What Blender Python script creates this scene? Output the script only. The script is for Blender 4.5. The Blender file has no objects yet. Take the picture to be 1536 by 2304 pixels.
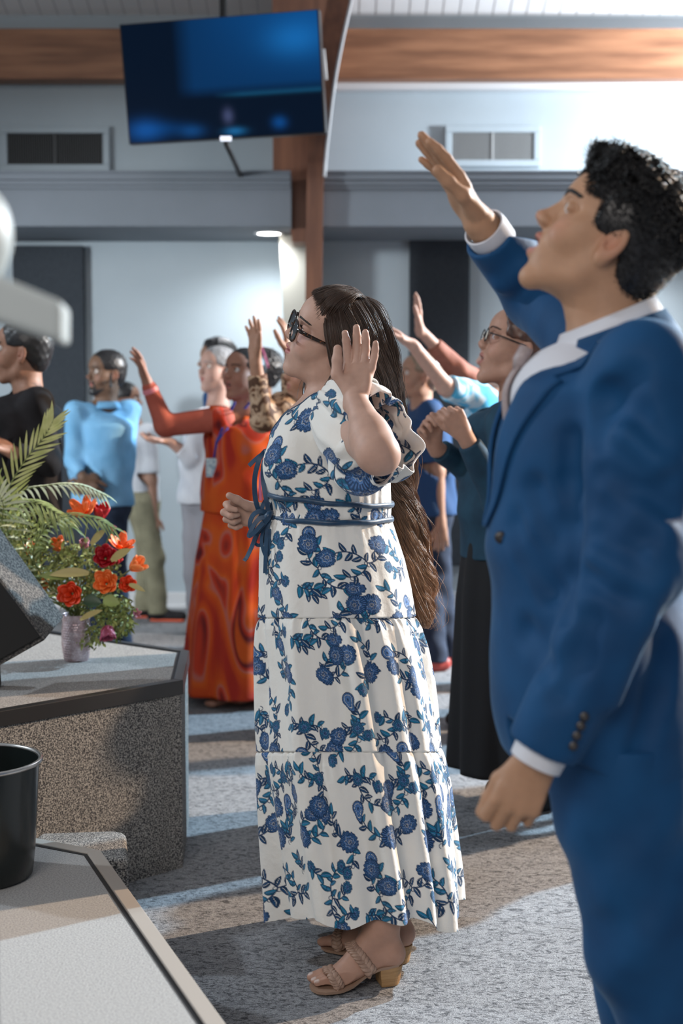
import bpy, math, random
import numpy as np
from mathutils import Vector, Matrix
random.seed(7); RNG = np.random.default_rng(7)
SC = bpy.context.scene
COL = SC.collection
# ------------------------------------------------------------------ camera
F_PX = 3200.0; CAM_H = 1.41; PITCH = math.atan(247/3200)
cd = bpy.data.cameras.new('camera'); cam = bpy.data.objects.new('camera', cd); COL.objects.link(cam)
cd.sensor_fit = 'VERTICAL'; cd.sensor_height = 36; cd.sensor_width = 24; cd.lens = 50
cam.location = (0, 0, CAM_H); cam.rotation_euler = (math.pi/2-PITCH, 0, 0)
cd.clip_start = 0.05
cd.dof.use_dof = True; cd.dof.focus_distance = 3.44; cd.dof.aperture_fstop = 3.0; cd.dof.aperture_blades = 0
SC.camera = cam
# ------------------------------------------------------------------ world and lights
SC.view_settings.view_transform = 'Standard'; SC.view_settings.look = 'None'
SC.view_settings.exposure = 0.0; SC.view_settings.gamma = 1.0; SC.view_settings.use_curve_mapping = False
w = bpy.data.worlds.new('room_air'); SC.world = w; w.use_nodes = True
w.node_tree.nodes['Background'].inputs[0].default_value = (0.62, 0.70, 0.80, 1)
w.node_tree.nodes['Background'].inputs[1].default_value = 0.24

def spot(name, loc, tgt, power, colr, size=60, blend=0.3, rad=0.1):
    l = bpy.data.lights.new(name, 'SPOT'); l.energy = power; l.color = colr; l.spot_size = math.radians(size)
    l.spot_blend = blend; l.shadow_soft_size = rad
    o = bpy.data.objects.new(name, l); COL.objects.link(o); o.location = loc
    o.rotation_euler = (Vector(tgt)-Vector(loc)).to_track_quat('-Z', 'Y').to_euler(); return o
def area(name, loc, tgt, power, colr, sx, sy):
    l = bpy.data.lights.new(name, 'AREA'); l.shape = 'RECTANGLE'; l.size = sx; l.size_y = sy; l.energy = power; l.color = colr
    o = bpy.data.objects.new(name, l); COL.objects.link(o); o.location = loc
    o.rotation_euler = (Vector(tgt)-Vector(loc)).to_track_quat('-Z', 'Y').to_euler(); return o
# warm and cool spotlights rigged high at the right behind the people
spot('warm_spotlight', (7.6, 7.5, 4.3), (0.0, 2.9, 0.3), 5600, (1.0, 0.74, 0.52), 75, 0.4, 0.05)
spot('cool_spotlight', (6.2, 8.3, 4.15), (0.0, 3.1, 0.3), 5400, (0.55, 0.80, 1.0), 75, 0.4, 0.05)
# soft house light over the platform, towards the people
area('house_light', (-1.6, -2.2, 3.9), (0.6, 4.2, 1.0), 135, (1.0, 0.92, 0.86), 3.0, 2.0)
spot('stage_wash_light', (-5.0, 4.6, 4.2), (0.9, 3.2, 1.3), 500, (0.80, 0.90, 1.0), 70, 0.6, 0.15)
spot('back_wall_fill', (-4.6, 4.8, 2.3), (-0.7, 9.7, 1.15), 900, (0.90, 0.96, 1.0), 50, 0.9, 0.3)  # added fill without a fixture, brightens the lower back wall
spot('wall_wash_light', (3.5, 8.45, 3.05), (2.0, 9.6, 3.7), 800, (0.86, 0.93, 1.0), 165, 0.9, 0.2)
# ------------------------------------------------------------------ helpers: projection of picture points on real depths
def at(px, py, Y):
    u = (px-768)/F_PX; v = (1152-py)/F_PX; c, s = math.cos(PITCH), math.sin(PITCH)
    d = np.array([u, c+s*v, -s+c*v]); return np.array([0, 0, CAM_H]) + d*(Y/d[1])
def fl(px, py, z=0.0):
    u = (px-768)/F_PX; v = (1152-py)/F_PX; c, s = math.cos(PITCH), math.sin(PITCH)
    d = np.array([u, c+s*v, -s+c*v]); t = (z-CAM_H)/d[2]; return np.array([0, 0, CAM_H]) + d*t
def nrm(a): a = np.asarray(a, float); return a/(np.linalg.norm(a)+1e-12)
V = lambda *a: np.array(a, float)

# ------------------------------------------------------------------ helpers: objects
def tag(o, label=None, cat=None, group=None, kind=None):
    if label: o['label'] = label
    if cat: o['category'] = cat
    if group: o['group'] = group
    if kind: o['kind'] = kind
    return o
def empty(name, loc, label, cat, group=None):
    o = bpy.data.objects.new(name, None); COL.objects.link(o); o.location = Vector(loc); o.empty_display_size = .1
    return tag(o, label, cat, group)
def link(name, me, mat=None, parent=None):
    o = bpy.data.objects.new(name, me); COL.objects.link(o)
    if mat is not None:
        for m in (mat if isinstance(mat, (list, tuple)) else [mat]): me.materials.append(m)
    if parent is not None:
        o.parent = parent
        if parent.parent is None: o.matrix_parent_inverse = Matrix.Translation(-parent.location)
    return o
def mesh_np(verts, quads=None, tris=None, smooth=True, attrs=None, uv=None, name='m'):
    me = bpy.data.meshes.new(name); verts = np.asarray(verts, np.float32)
    me.vertices.add(len(verts)); me.vertices.foreach_set('co', verts.ravel())
    nq = 0 if quads is None else len(quads); nt = 0 if tris is None else len(tris)
    loops = np.concatenate([np.asarray(quads, np.int32).ravel() if nq else np.zeros(0, np.int32), np.asarray(tris, np.int32).ravel() if nt else np.zeros(0, np.int32)])
    me.loops.add(len(loops)); me.loops.foreach_set('vertex_index', loops)
    me.polygons.add(nq+nt)
    st = np.concatenate([np.arange(nq)*4, nq*4+np.arange(nt)*3]).astype(np.int32)
    me.polygons.foreach_set('loop_start', st)
    me.update(calc_edges=True); me.validate()
    me.polygons.foreach_set('use_smooth', np.full(len(me.polygons), smooth))
    if attrs:
        for k, a in attrs.items():
            at_ = me.color_attributes.new(k, 'FLOAT_COLOR', 'POINT')
            a = np.asarray(a, np.float32)
            if a.shape[1] == 3: a = np.concatenate([a, np.ones((len(a), 1), np.float32)], 1)
            at_.data.foreach_set('color', a.ravel())
    if uv is not None:
        ul = me.uv_layers.new(name='UVMap'); ul.data.foreach_set('uv', np.asarray(uv, np.float32)[loops].ravel())
    return me
class MB:
    'collects simple shapes into one mesh'
    def __init__(s): s.v = []; s.f = []; s.n = 0
    def add(s, v, f):
        s.v += [tuple(map(float, p)) for p in v]; s.f += [tuple(i+s.n for i in q) for q in f]; s.n += len(v); return s
    def box(s, c, size, R=None):
        c = np.asarray(c, float); h = np.asarray(size, float)/2; R = np.eye(3) if R is None else R
        v = [c+R@(np.array([x, y, z])*h) for x in (-1, 1) for y in (-1, 1) for z in (-1, 1)]
        return s.add(v, [(0, 1, 3, 2), (4, 6, 7, 5), (0, 4, 5, 1), (2, 3, 7, 6), (0, 2, 6, 4), (1, 5, 7, 3)])
    def prism(s, poly, z0, z1):
        n = len(poly); a = sum(poly[i][0]*poly[(i+1) % n][1]-poly[(i+1) % n][0]*poly[i][1] for i in range(n))
        if a < 0: poly = poly[::-1]
        v = [(p[0], p[1], z0) for p in poly]+[(p[0], p[1], z1) for p in poly]
        return s.add(v, [tuple(range(n))[::-1], tuple(range(n, 2*n))]+[(i, (i+1) % n, n+(i+1) % n, n+i) for i in range(n)])
    def hull8(s, p):  # p: 4 front corners then 4 back corners (same order)
        return s.add(p, [(0, 1, 2, 3), (7, 6, 5, 4), (0, 4, 5, 1), (1, 5, 6, 2), (2, 6, 7, 3), (3, 7, 4, 0)])
    def lathe(s, c, prof, n=40, R=None, cap=True):
        R = np.eye(3) if R is None else R; v = []; m = len(prof)
        for r, z in prof:
            for i in range(n):
                a = 2*math.pi*i/n; v.append(np.asarray(c)+R@np.array([r*math.cos(a), r*math.sin(a), z]))
        f = [(j*n+i, j*n+(i+1) % n, (j+1)*n+(i+1) % n, (j+1)*n+i) for j in range(m-1) for i in range(n)]
        if cap: f += [tuple(range(n))[::-1], tuple(range((m-1)*n, m*n))]
        return s.add(v, f)
    def tube(s, pts, r, n=8, flat=None, cap=True):
        pts = [np.asarray(p, float) for p in pts]; m = len(pts); rr = r if hasattr(r, '__len__') else [r]*m
        v = []; up = None
        for i, p in enumerate(pts):
            t = nrm(pts[min(i+1, m-1)]-pts[max(i-1, 0)])
            if up is None: up = nrm(np.cross(t, [0.3, 0.2, 1]) if flat is None else flat)
            a = nrm(up-t*np.dot(up, t)); b = np.cross(t, a); up = a
            ra, rb = rr[i] if hasattr(rr[i], '__len__') else (rr[i], rr[i])
            for k in range(n):
                q = 2*math.pi*k/n; v.append(p+a*ra*math.cos(q)+b*rb*math.sin(q))
        f = [(j*n+i, j*n+(i+1) % n, (j+1)*n+(i+1) % n, (j+1)*n+i) for j in range(m-1) for i in range(n)]
        if cap: f += [tuple(range(n))[::-1], tuple(range((m-1)*n, m*n))]
        return s.add(v, f)
    def build(s, name, mat, parent=None, smooth=False, bevel=0, seg=2, auto=None):
        me = bpy.data.meshes.new(name); me.from_pydata(s.v, [], s.f); me.update()
        o = link(name, me, mat, parent)
        if smooth: me.polygons.foreach_set('use_smooth', [True]*len(me.polygons))
        if auto: me.set_sharp_from_angle(angle=math.radians(auto))
        if bevel:
            m = o.modifiers.new('bevel', 'BEVEL'); m.width = bevel; m.segments = seg; m.limit_method = 'ANGLE'
        return o

# ------------------------------------------------------------------ helpers: implicit surfaces
def smin(a, b, k):
    if k <= 0: return np.minimum(a, b)
    h = np.clip(0.5+0.5*(b-a)/k, 0, 1); return b*(1-h)+a*h-k*h*(1-h)
class SDF:
    def __init__(s, lo, hi, h):
        s.h = h; s.lo = np.asarray(lo, float); s.shape = tuple(int(math.ceil((b-a)/h))+1 for a, b in zip(lo, hi))
        s.F = np.full(s.shape, 0.05, np.float32)
    def _grid(s, lo, hi):
        i0 = [max(0, int((a-o)/s.h)) for a, o in zip(lo, s.lo)]; i1 = [min(n, int((b-o)/s.h)+2) for b, o, n in zip(hi, s.lo, s.shape)]
        if any(b <= a for a, b in zip(i0, i1)): return None
        sl = tuple(slice(a, b) for a, b in zip(i0, i1))
        ax = [(np.arange(a, b)*s.h+o).astype(np.float32) for a, b, o in zip(i0, i1, s.lo)]
        return sl, ax[0][:, None, None], ax[1][None, :, None], ax[2][None, None, :]
    def op(s, lo, hi, fn, k, sub=False):
        m = max(k*1.2, 0)+2.5*s.h if sub else max(k*1.2, .03)
        g = s._grid(np.asarray(lo)-m, np.asarray(hi)+m)
        if g is None: return s
        sl, X, Y, Z = g; d = fn(X, Y, Z)
        s.F[sl] = -smin(-s.F[sl], d, k) if sub else smin(s.F[sl], d, k)
        return s
    def ell(s, c, r, R=None, k=.01, sub=False):
        c = np.asarray(c, float); r = np.asarray(r, float) if hasattr(r, '__len__') else np.array([r]*3, float); R = np.eye(3) if R is None else np.asarray(R)
        ext = np.sqrt(((R*r[None, :])**2).sum(1))
        def fn(X, Y, Z):
            dx, dy, dz = X-c[0], Y-c[1], Z-c[2]
            q = [dx*R[0, i]+dy*R[1, i]+dz*R[2, i] for i in range(3)]
            a = np.sqrt(sum((q[i]/r[i])**2 for i in range(3)))+1e-6; b = np.sqrt(sum((q[i]/r[i]**2)**2 for i in range(3)))+1e-6
            return (a*(a-1)/b).astype(np.float32)
        return s.op(c-ext, c+ext, fn, k, sub)
    def cap(s, a, b, ra, rb=None, k=.01, sub=False):
        a = np.asarray(a, float); b = np.asarray(b, float); rb = ra if rb is None else rb; ab = b-a; L = float(ab@ab)+1e-9; R = max(ra, rb)
        def fn(X, Y, Z):
            t = np.clip(((X-a[0])*ab[0]+(Y-a[1])*ab[1]+(Z-a[2])*ab[2])/L, 0, 1)
            d = np.sqrt((X-a[0]-t*ab[0])**2+(Y-a[1]-t*ab[1])**2+(Z-a[2]-t*ab[2])**2)
            return (d-(ra+(rb-ra)*t)).astype(np.float32)
        return s.op(np.minimum(a, b)-R, np.maximum(a, b)+R, fn, k, sub)
    def ecap(s, a, b, wa, wb, side, k=.01, sub=False, endk=1.0):
        'flattened tapered capsule: wa, wb = (half width along side, half thickness)'
        a = np.asarray(a, float); b = np.asarray(b, float); ab = b-a; L = float(np.linalg.norm(ab))+1e-9; t_ = ab/L
        sd = np.asarray(side, float); sd = nrm(sd-t_*(sd@t_)); nv = np.cross(t_, sd); R = max(max(wa), max(wb))
        def fn(X, Y, Z):
            dx, dy, dz = X-a[0], Y-a[1], Z-a[2]
            ax = dx*t_[0]+dy*t_[1]+dz*t_[2]; t = np.clip(ax/L, 0, 1); ex = (ax-t*L)
            u = dx*sd[0]+dy*sd[1]+dz*sd[2]; v = dx*nv[0]+dy*nv[1]+dz*nv[2]
            ru = wa[0]+(wb[0]-wa[0])*t; rv = wa[1]+(wb[1]-wa[1])*t; m = np.minimum(ru, rv)*endk
            A = np.sqrt((u/ru)**2+(v/rv)**2+(ex/m)**2)+1e-6; B = np.sqrt((u/ru**2)**2+(v/rv**2)**2+(ex/m**2)**2)+1e-6
            return (A*(A-1)/B).astype(np.float32)
        return s.op(np.minimum(a, b)-R, np.maximum(a, b)+R, fn, k, sub)
    def path(s, pts, rs, k=.01, sub=False):
        for i in range(len(pts)-1): s.cap(pts[i], pts[i+1], rs[i], rs[i+1], k, sub)
        return s
    def cut(s, p, n, k=.003):
        'remove the half space beyond p along n'
        p = np.asarray(p, float); n = nrm(n); g = s._grid(s.lo, s.lo+np.array(s.shape)*s.h); sl, X, Y, Z = g
        d = -((X-p[0])*n[0]+(Y-p[1])*n[1]+(Z-p[2])*n[2]).astype(np.float32)
        s.F = -smin(-s.F, d, k) if k > 0 else np.maximum(s.F, -d); return s
    def warp(s, fn):
        g = s._grid(s.lo, s.lo+np.array(s.shape)*s.h); sl, X, Y, Z = g; s.F = s.F+fn(X, Y, Z).astype(np.float32); return s
    def val(s, p):
        q = (np.asarray(p)-s.lo)/s.h; i = np.floor(q).astype(int)
        if (i < 0).any() or (i >= np.array(s.shape)-1).any(): return .05
        f = q-i; c = s.F[i[0]:i[0]+2, i[1]:i[1]+2, i[2]:i[2]+2]
        c = c[0]*(1-f[0])+c[1]*f[0]; c = c[0]*(1-f[1])+c[1]*f[1]; return float(c[0]*(1-f[2])+c[1]*f[2])
    def hit(s, p, d, L=.2):
        'first surface point from p along d'
        p = np.asarray(p, float); d = nrm(d); t = 0
        while t < L:
            v = s.val(p+d*t)
            if v <= 0: 
                a, b = max(t-s.h, 0), t
                for _ in range(8):
                    m = (a+b)/2
                    if s.val(p+d*m) <= 0: b = m
                    else: a = m
                return p+d*b
            t += s.h
        return None
    def mesh(s, name='m', attr=None, relax=1, raw=False):
        F = s.F; F[0] = F[-1] = .05; F[:, 0] = F[:, -1] = .05; F[:, :, 0] = F[:, :, -1] = .05
        S = F < 0; n = S.shape
        cnt = np.zeros(tuple(x-1 for x in n), np.uint8)
        offs = [(i, j, k) for i in (0, 1) for j in (0, 1) for k in (0, 1)]
        for i, j, k in offs: cnt += S[i:n[0]-1+i, j:n[1]-1+j, k:n[2]-1+k]
        act = np.argwhere((cnt > 0) & (cnt < 8)); del cnt
        idx = np.full(tuple(x-1 for x in n), -1, np.int32); idx[act[:, 0], act[:, 1], act[:, 2]] = np.arange(len(act))
        val = np.stack([F[act[:, 0]+i, act[:, 1]+j, act[:, 2]+k] for i, j, k in offs], 1)
        O = np.array(offs, float); P = np.zeros((len(act), 3)); C = np.zeros(len(act))
        for e0 in range(8):
            for ax in range(3):
                if O[e0][ax] == 0:
                    o1 = list(offs[e0]); o1[ax] = 1; e1 = offs.index(tuple(o1))
                    a, b = val[:, e0], val[:, e1]; m = (a < 0) != (b < 0)
                    t = np.where(m, a/np.where(m, a-b, 1), 0)
                    pt = O[e0][None, :]+t[:, None]*(O[e1]-O[e0])[None, :]
                    P += pt*m[:, None]; C += m
        P = P/C[:, None]+act
        quads = []
        for ax in range(3):
            sl0 = [slice(1, n[i]-1) for i in range(3)]; sl0[ax] = slice(0, n[ax]-1); sl1 = list(sl0); sl1[ax] = slice(1, n[ax])
            A = S[tuple(sl0)]; B = S[tuple(sl1)]; e = np.argwhere(A != B); sg = A[e[:, 0], e[:, 1], e[:, 2]]
            e = e+np.array([0 if i == ax else 1 for i in range(3)]); u, v = (ax+1) % 3, (ax+2) % 3
            def cell(du, dv):
                q = e.copy(); q[:, u] -= du; q[:, v] -= dv; return idx[q[:, 0], q[:, 1], q[:, 2]]
            Q = np.stack([cell(1, 1), cell(0, 1), cell(0, 0), cell(1, 0)], 1); Q[~sg] = Q[~sg][:, ::-1]; quads.append(Q)
        Q = np.concatenate(quads)
        for _ in range(relax):
            acc = np.zeros_like(P); c = np.zeros(len(P))
            for a, b in ((0, 1), (1, 2), (2, 3), (3, 0)):
                np.add.at(acc, Q[:, a], P[Q[:, b]]); np.add.at(acc, Q[:, b], P[Q[:, a]]); np.add.at(c, Q[:, a], 1); np.add.at(c, Q[:, b], 1)
            P = P*.5+.5*acc/np.maximum(c, 1)[:, None]
        P = P*s.h+s.lo
        if raw: return P, Q
        return mesh_np(P, Q, attrs=({'pig': attr(P)} if attr else None), name=name)

def joined(grids, attr=None, name='m', relax=1):
    Ps, Qs, n = [], [], 0
    for g in grids:
        P, Q = g.mesh(raw=True, relax=relax); Ps.append(P); Qs.append(Q+n); n += len(P)
    P = np.concatenate(Ps); return mesh_np(P, np.concatenate(Qs), attrs=({'pig': attr(P)} if attr else None), name=name)
def resample(pts, m):
    'Catmull-Rom through rows of pts, m samples'
    p = np.asarray(pts, float); p = np.vstack([2*p[0]-p[1], p, 2*p[-1]-p[-2]]); n = len(p)-3
    t = np.linspace(0, n-1e-6, m); i = t.astype(int); f = (t-i)[:, None]; a, b, c, d = p[i], p[i+1], p[i+2], p[i+3]
    return .5*(2*b+(c-a)*f+(2*a-5*b+4*c-d)*f**2+(3*b-a-3*c+d)*f**3)
def strands(paths, r0=.0007, tip=.25, sides=3):
    'paths (S, M, 3) -> tapered tubes'
    S_, M_, _ = paths.shape; T = np.gradient(paths, axis=1); T /= np.linalg.norm(T, axis=2, keepdims=True)+1e-9
    up = np.array([.31, .12, .94]); A = np.cross(T, up); A /= np.linalg.norm(A, axis=2, keepdims=True)+1e-9; B = np.cross(T, A)
    t = np.linspace(0, 1, M_); r = (r0*np.minimum(1, .12+t*7)*(1-(1-tip)*t**3))[None, :, None]
    rings = [paths+r*(A*math.cos(2*math.pi*k/sides)+B*math.sin(2*math.pi*k/sides)) for k in range(sides)]
    Vv = np.stack(rings, 2).reshape(-1, 3); base = (np.arange(S_)[:, None, None]*M_+np.arange(M_-1)[None, :, None])*sides
    k = np.arange(sides)[None, None, :]; k1 = (k+1) % sides
    Q = np.stack([base+k, base+k1, base+sides+k1, base+sides+k], -1).reshape(-1, 4)
    return Vv, Q
def bundle(pts, spread, n, M=40, wave=0.0, freq=3, clump=18, fly=.03, seed=0, e1=(0, 1, 0), jit=.0012, flat=1.0):
    'n strands around a guide; spread = list of radii along it'
    rg = np.random.default_rng(seed); g = resample(pts, M); sp = np.interp(np.linspace(0, 1, M), np.linspace(0, 1, len(spread)), spread)
    T = np.gradient(g, axis=0); T /= np.linalg.norm(T, axis=1, keepdims=True)+1e-9
    A = np.asarray(e1, float)-T*(T@np.asarray(e1, float))[:, None]; A /= np.linalg.norm(A, axis=1, keepdims=True)+1e-9; B = np.cross(T, A)
    nc = max(1, n//clump); cl = rg.integers(0, nc, n); cr = np.sqrt(rg.random(nc)); ct = rg.random(nc)*6.283; ph = rg.random(nc)*6.283; fr = freq*(.8+.4*rg.random(nc))
    t = np.linspace(0, 1, M); w = wave*np.clip(t*2.2-.35, 0, 1)
    ca, cb = (cr*np.cos(ct))[cl], (cr*np.sin(ct))[cl]; ja, jb = rg.normal(0, .22, n), rg.normal(0, .22, n)
    oa = (ca+ja*.8)[:, None]*sp[None]*1.0+np.sin(6.283*fr[cl][:, None]*t[None]+ph[cl][:, None])*w[None]; ob = (cb+jb*.8)[:, None]*sp[None]*flat+np.cos(6.283*fr[cl][:, None]*t[None]+ph[cl][:, None])*w[None]*.7
    f = (rg.random(n) < fly); oa += (f*rg.normal(0, .02, n))[:, None]*(t[None]**1.5); ob += (f*rg.normal(0, .02, n))[:, None]*(t[None]**1.5)
    oa += rg.normal(0, jit, n)[:, None]*np.sin(t*9+rg.random()*6)[None]
    return g[None]+oa[..., None]*A[None]+ob[..., None]*B[None]
# ------------------------------------------------------------------ helpers: materials
def new_mat(name):
    m = bpy.data.materials.new(name); m.use_nodes = True; nt = m.node_tree; return m, nt, nt.nodes['Principled BSDF']
def setin(b, **kw):
    for k, v in kw.items():
        k = k.replace('_', ' ')
        if k in b.inputs: b.inputs[k].default_value = (v+(1,)) if isinstance(v, tuple) and len(v) == 3 else v
def noise_mat(name, c1, c2, scale=20, rough=.6, bump=0.0, stretch=(1, 1, 1), detail=4, contrast=(.35, .65), metallic=0, sheen=0, spec=.5, bscale=None, bdist=.01, coat=0):
    m, nt, b = new_mat(name); N = nt.nodes.new; L = nt.links.new
    tc = N('ShaderNodeTexCoord'); mp = N('ShaderNodeMapping'); mp.inputs['Scale'].default_value = stretch; L(tc.outputs['Object'], mp.inputs[0])
    no = N('ShaderNodeTexNoise'); no.inputs['Scale'].default_value = scale; no.inputs['Detail'].default_value = detail; L(mp.outputs[0], no.inputs[0])
    cr = N('ShaderNodeValToRGB'); cr.color_ramp.elements[0].position, cr.color_ramp.elements[1].position = contrast
    cr.color_ramp.elements[0].color = c1+(1,); cr.color_ramp.elements[1].color = c2+(1,); L(no.outputs[0], cr.inputs[0]); L(cr.outputs[0], b.inputs['Base Color'])
    setin(b, Roughness=rough, Metallic=metallic, Sheen_Weight=sheen, Specular_IOR_Level=spec, Coat_Weight=coat)
    if bump:
        n2 = no
        if bscale: n2 = N('ShaderNodeTexNoise'); n2.inputs['Scale'].default_value = bscale; n2.inputs['Detail'].default_value = 3; L(mp.outputs[0], n2.inputs[0])
        bp = N('ShaderNodeBump'); bp.inputs['Strength'].default_value = bump; bp.inputs['Distance'].default_value = bdist; L(n2.outputs[0], bp.inputs['Height']); L(bp.outputs[0], b.inputs['Normal'])
    return m
def flat_mat(name, c, rough=.5, **kw):
    m, nt, b = new_mat(name); setin(b, Base_Color=c, Roughness=rough, **kw); return m
def attr_mat(name, rough=.6, bump=0.0, bscale=300, sss=0.0, sheen=0, spec=.5, tr=0.0, bdist=.002, mult=(1, 1, 1)):
    m, nt, b = new_mat(name); N = nt.nodes.new; L = nt.links.new
    a = N('ShaderNodeAttribute'); a.attribute_name = 'pig'
    tc = N('ShaderNodeTexCoord'); no = N('ShaderNodeTexNoise'); no.inputs['Scale'].default_value = 45; L(tc.outputs['Object'], no.inputs[0])
    mx = N('ShaderNodeMix'); mx.data_type = 'RGBA'; mx.blend_type = 'MULTIPLY'; mx.inputs[0].default_value = .25
    L(a.outputs['Color'], mx.inputs[6]); L(no.outputs[0], mx.inputs[7]); L(mx.outputs[2], b.inputs['Base Color'])
    setin(b, Roughness=rough, Sheen_Weight=sheen, Specular_IOR_Level=spec)
    if sss: setin(b, Subsurface_Weight=sss, Subsurface_Scale=.012); b.inputs['Subsurface Radius'].default_value = (1, .35, .2)
    if bump:
        n2 = N('ShaderNodeTexNoise'); n2.inputs['Scale'].default_value = bscale; L(tc.outputs['Object'], n2.inputs[0])
        bp = N('ShaderNodeBump'); bp.inputs['Strength'].default_value = bump; bp.inputs['Distance'].default_value = bdist; L(n2.outputs[0], bp.inputs['Height']); L(bp.outputs[0], b.inputs['Normal'])
    return m
# ------------------------------------------------------------------ shared materials
M_EYE = attr_mat('eye_gloss', .06)
M_SKIN = attr_mat('skin', .56, sss=.12, bump=.15, bscale=420, bdist=.0006, spec=.38)
def hair_mat(name, c1, c2, rough=.38):
    m = noise_mat(name, c1, c2, scale=60, rough=rough, stretch=(1, 1, .15), contrast=(.3, .7), spec=.6); return m
M_BLACK_HAIR = hair_mat('black_hair', (.006, .006, .008), (.016, .015, .016), .42)
M_GREY_HAIR = hair_mat('grey_hair', (.16, .16, .17), (.34, .34, .35))
M_RED_HAIR = hair_mat('auburn_hair', (.035, .013, .008), (.10, .035, .018))
M_DARK_BROW = flat_mat('brow_hair', (.022, .014, .010), .6)
M_BLACK_BROW = flat_mat('black_brow_hair', (.008, .007, .007), .6)
# ------------------------------------------------------------------ the room
def carpet_mat():
    m, nt, b = new_mat('patterned_carpet'); N = nt.nodes.new; L = nt.links.new
    tc = N('ShaderNodeTexCoord'); mp = N('ShaderNodeMapping'); mp.inputs['Scale'].default_value = (1, 1.9, 1); mp.inputs['Rotation'].default_value = (0, 0, .25); L(tc.outputs['Object'], mp.inputs[0])
    n1 = N('ShaderNodeTexNoise'); n1.inputs['Scale'].default_value = 30; n1.inputs['Detail'].default_value = 7; n1.inputs['Roughness'].default_value = .72; n1.inputs['Distortion'].default_value = 1.8; L(mp.outputs[0], n1.inputs[0])
    r1 = N('ShaderNodeValToRGB'); e = r1.color_ramp.elements; e[0].position = .40; e[0].color = (.10, .105, .115, 1); e[1].position = .56; e[1].color = (.385, .395, .41, 1); q = e.new(.47); q.color = (.275, .28, .295, 1); L(n1.outputs[0], r1.inputs[0])
    n2 = N('ShaderNodeTexNoise'); n2.inputs['Scale'].default_value = 260; n2.inputs['Detail'].default_value = 2; L(tc.outputs['Object'], n2.inputs[0])
    r2 = N('ShaderNodeValToRGB'); r2.color_ramp.elements[0].position = .36; r2.color_ramp.elements[0].color = (.55, .55, .56, 1); r2.color_ramp.elements[1].position = .58; r2.color_ramp.elements[1].color = (1, 1, 1, 1); L(n2.outputs[0], r2.inputs[0])
    mx = N('ShaderNodeMix'); mx.data_type = 'RGBA'; mx.blend_type = 'MULTIPLY'; mx.inputs[0].default_value = 1; L(r1.outputs[0], mx.inputs[6]); L(r2.outputs[0], mx.inputs[7]); L(mx.outputs[2], b.inputs['Base Color'])
    bp = N('ShaderNodeBump'); bp.inputs['Strength'].default_value = .5; bp.inputs['Distance'].default_value = .004; L(n2.outputs[0], bp.inputs['Height']); L(bp.outputs[0], b.inputs['Normal']); setin(b, Roughness=.95, Specular_IOR_Level=.15); return m
def plank_mat():
    m, nt, b = new_mat('white_ceiling_planks'); N = nt.nodes.new; L = nt.links.new; tc = N('ShaderNodeTexCoord'); sp = N('ShaderNodeSeparateXYZ'); L(tc.outputs['Object'], sp.inputs[0])
    mm = N('ShaderNodeMath'); mm.operation = 'MULTIPLY'; mm.inputs[1].default_value = 9.0; L(sp.outputs[0], mm.inputs[0]); fr = N('ShaderNodeMath'); fr.operation = 'FRACT'; L(mm.outputs[0], fr.inputs[0])
    cr = N('ShaderNodeValToRGB'); e = cr.color_ramp.elements; e[0].position = 0; e[0].color = (.30, .31, .33, 1); e[1].position = .09; e[1].color = (.80, .82, .84, 1); L(fr.outputs[0], cr.inputs[0]); L(cr.outputs[0], b.inputs['Base Color'])
    bp = N('ShaderNodeBump'); bp.inputs['Strength'].default_value = .6; bp.inputs['Distance'].default_value = .01; L(cr.outputs[0], bp.inputs['Height']); L(bp.outputs[0], b.inputs['Normal']); setin(b, Roughness=.6); return m
M_CARPET = carpet_mat(); M_PLANK = plank_mat()
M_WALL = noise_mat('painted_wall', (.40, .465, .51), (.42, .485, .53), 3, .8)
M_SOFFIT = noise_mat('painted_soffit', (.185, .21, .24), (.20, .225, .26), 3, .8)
M_TRIMW = flat_mat('white_trim', (.66, .67, .69), .5)
M_PANEL = noise_mat('acoustic_panel_fabric', (.030, .038, .048), (.045, .054, .066), 90, .95)
M_WOOD = noise_mat('laminated_beam', (.20, .085, .042), (.36, .165, .085), 3.2, .5, stretch=(.5, 6, 6), detail=8)
M_WOODV = noise_mat('laminated_arch', (.13, .052, .030), (.22, .092, .050), 3.2, .5, stretch=(6, 6, .5), detail=8)
M_BEIGE = flat_mat('beige_casing', (.34, .33, .29), .8)
M_GREY_METAL = flat_mat('grey_grille', (.32, .33, .33), .5)
M_DARK = flat_mat('dark_recess', (.03, .032, .034), .8)
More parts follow.
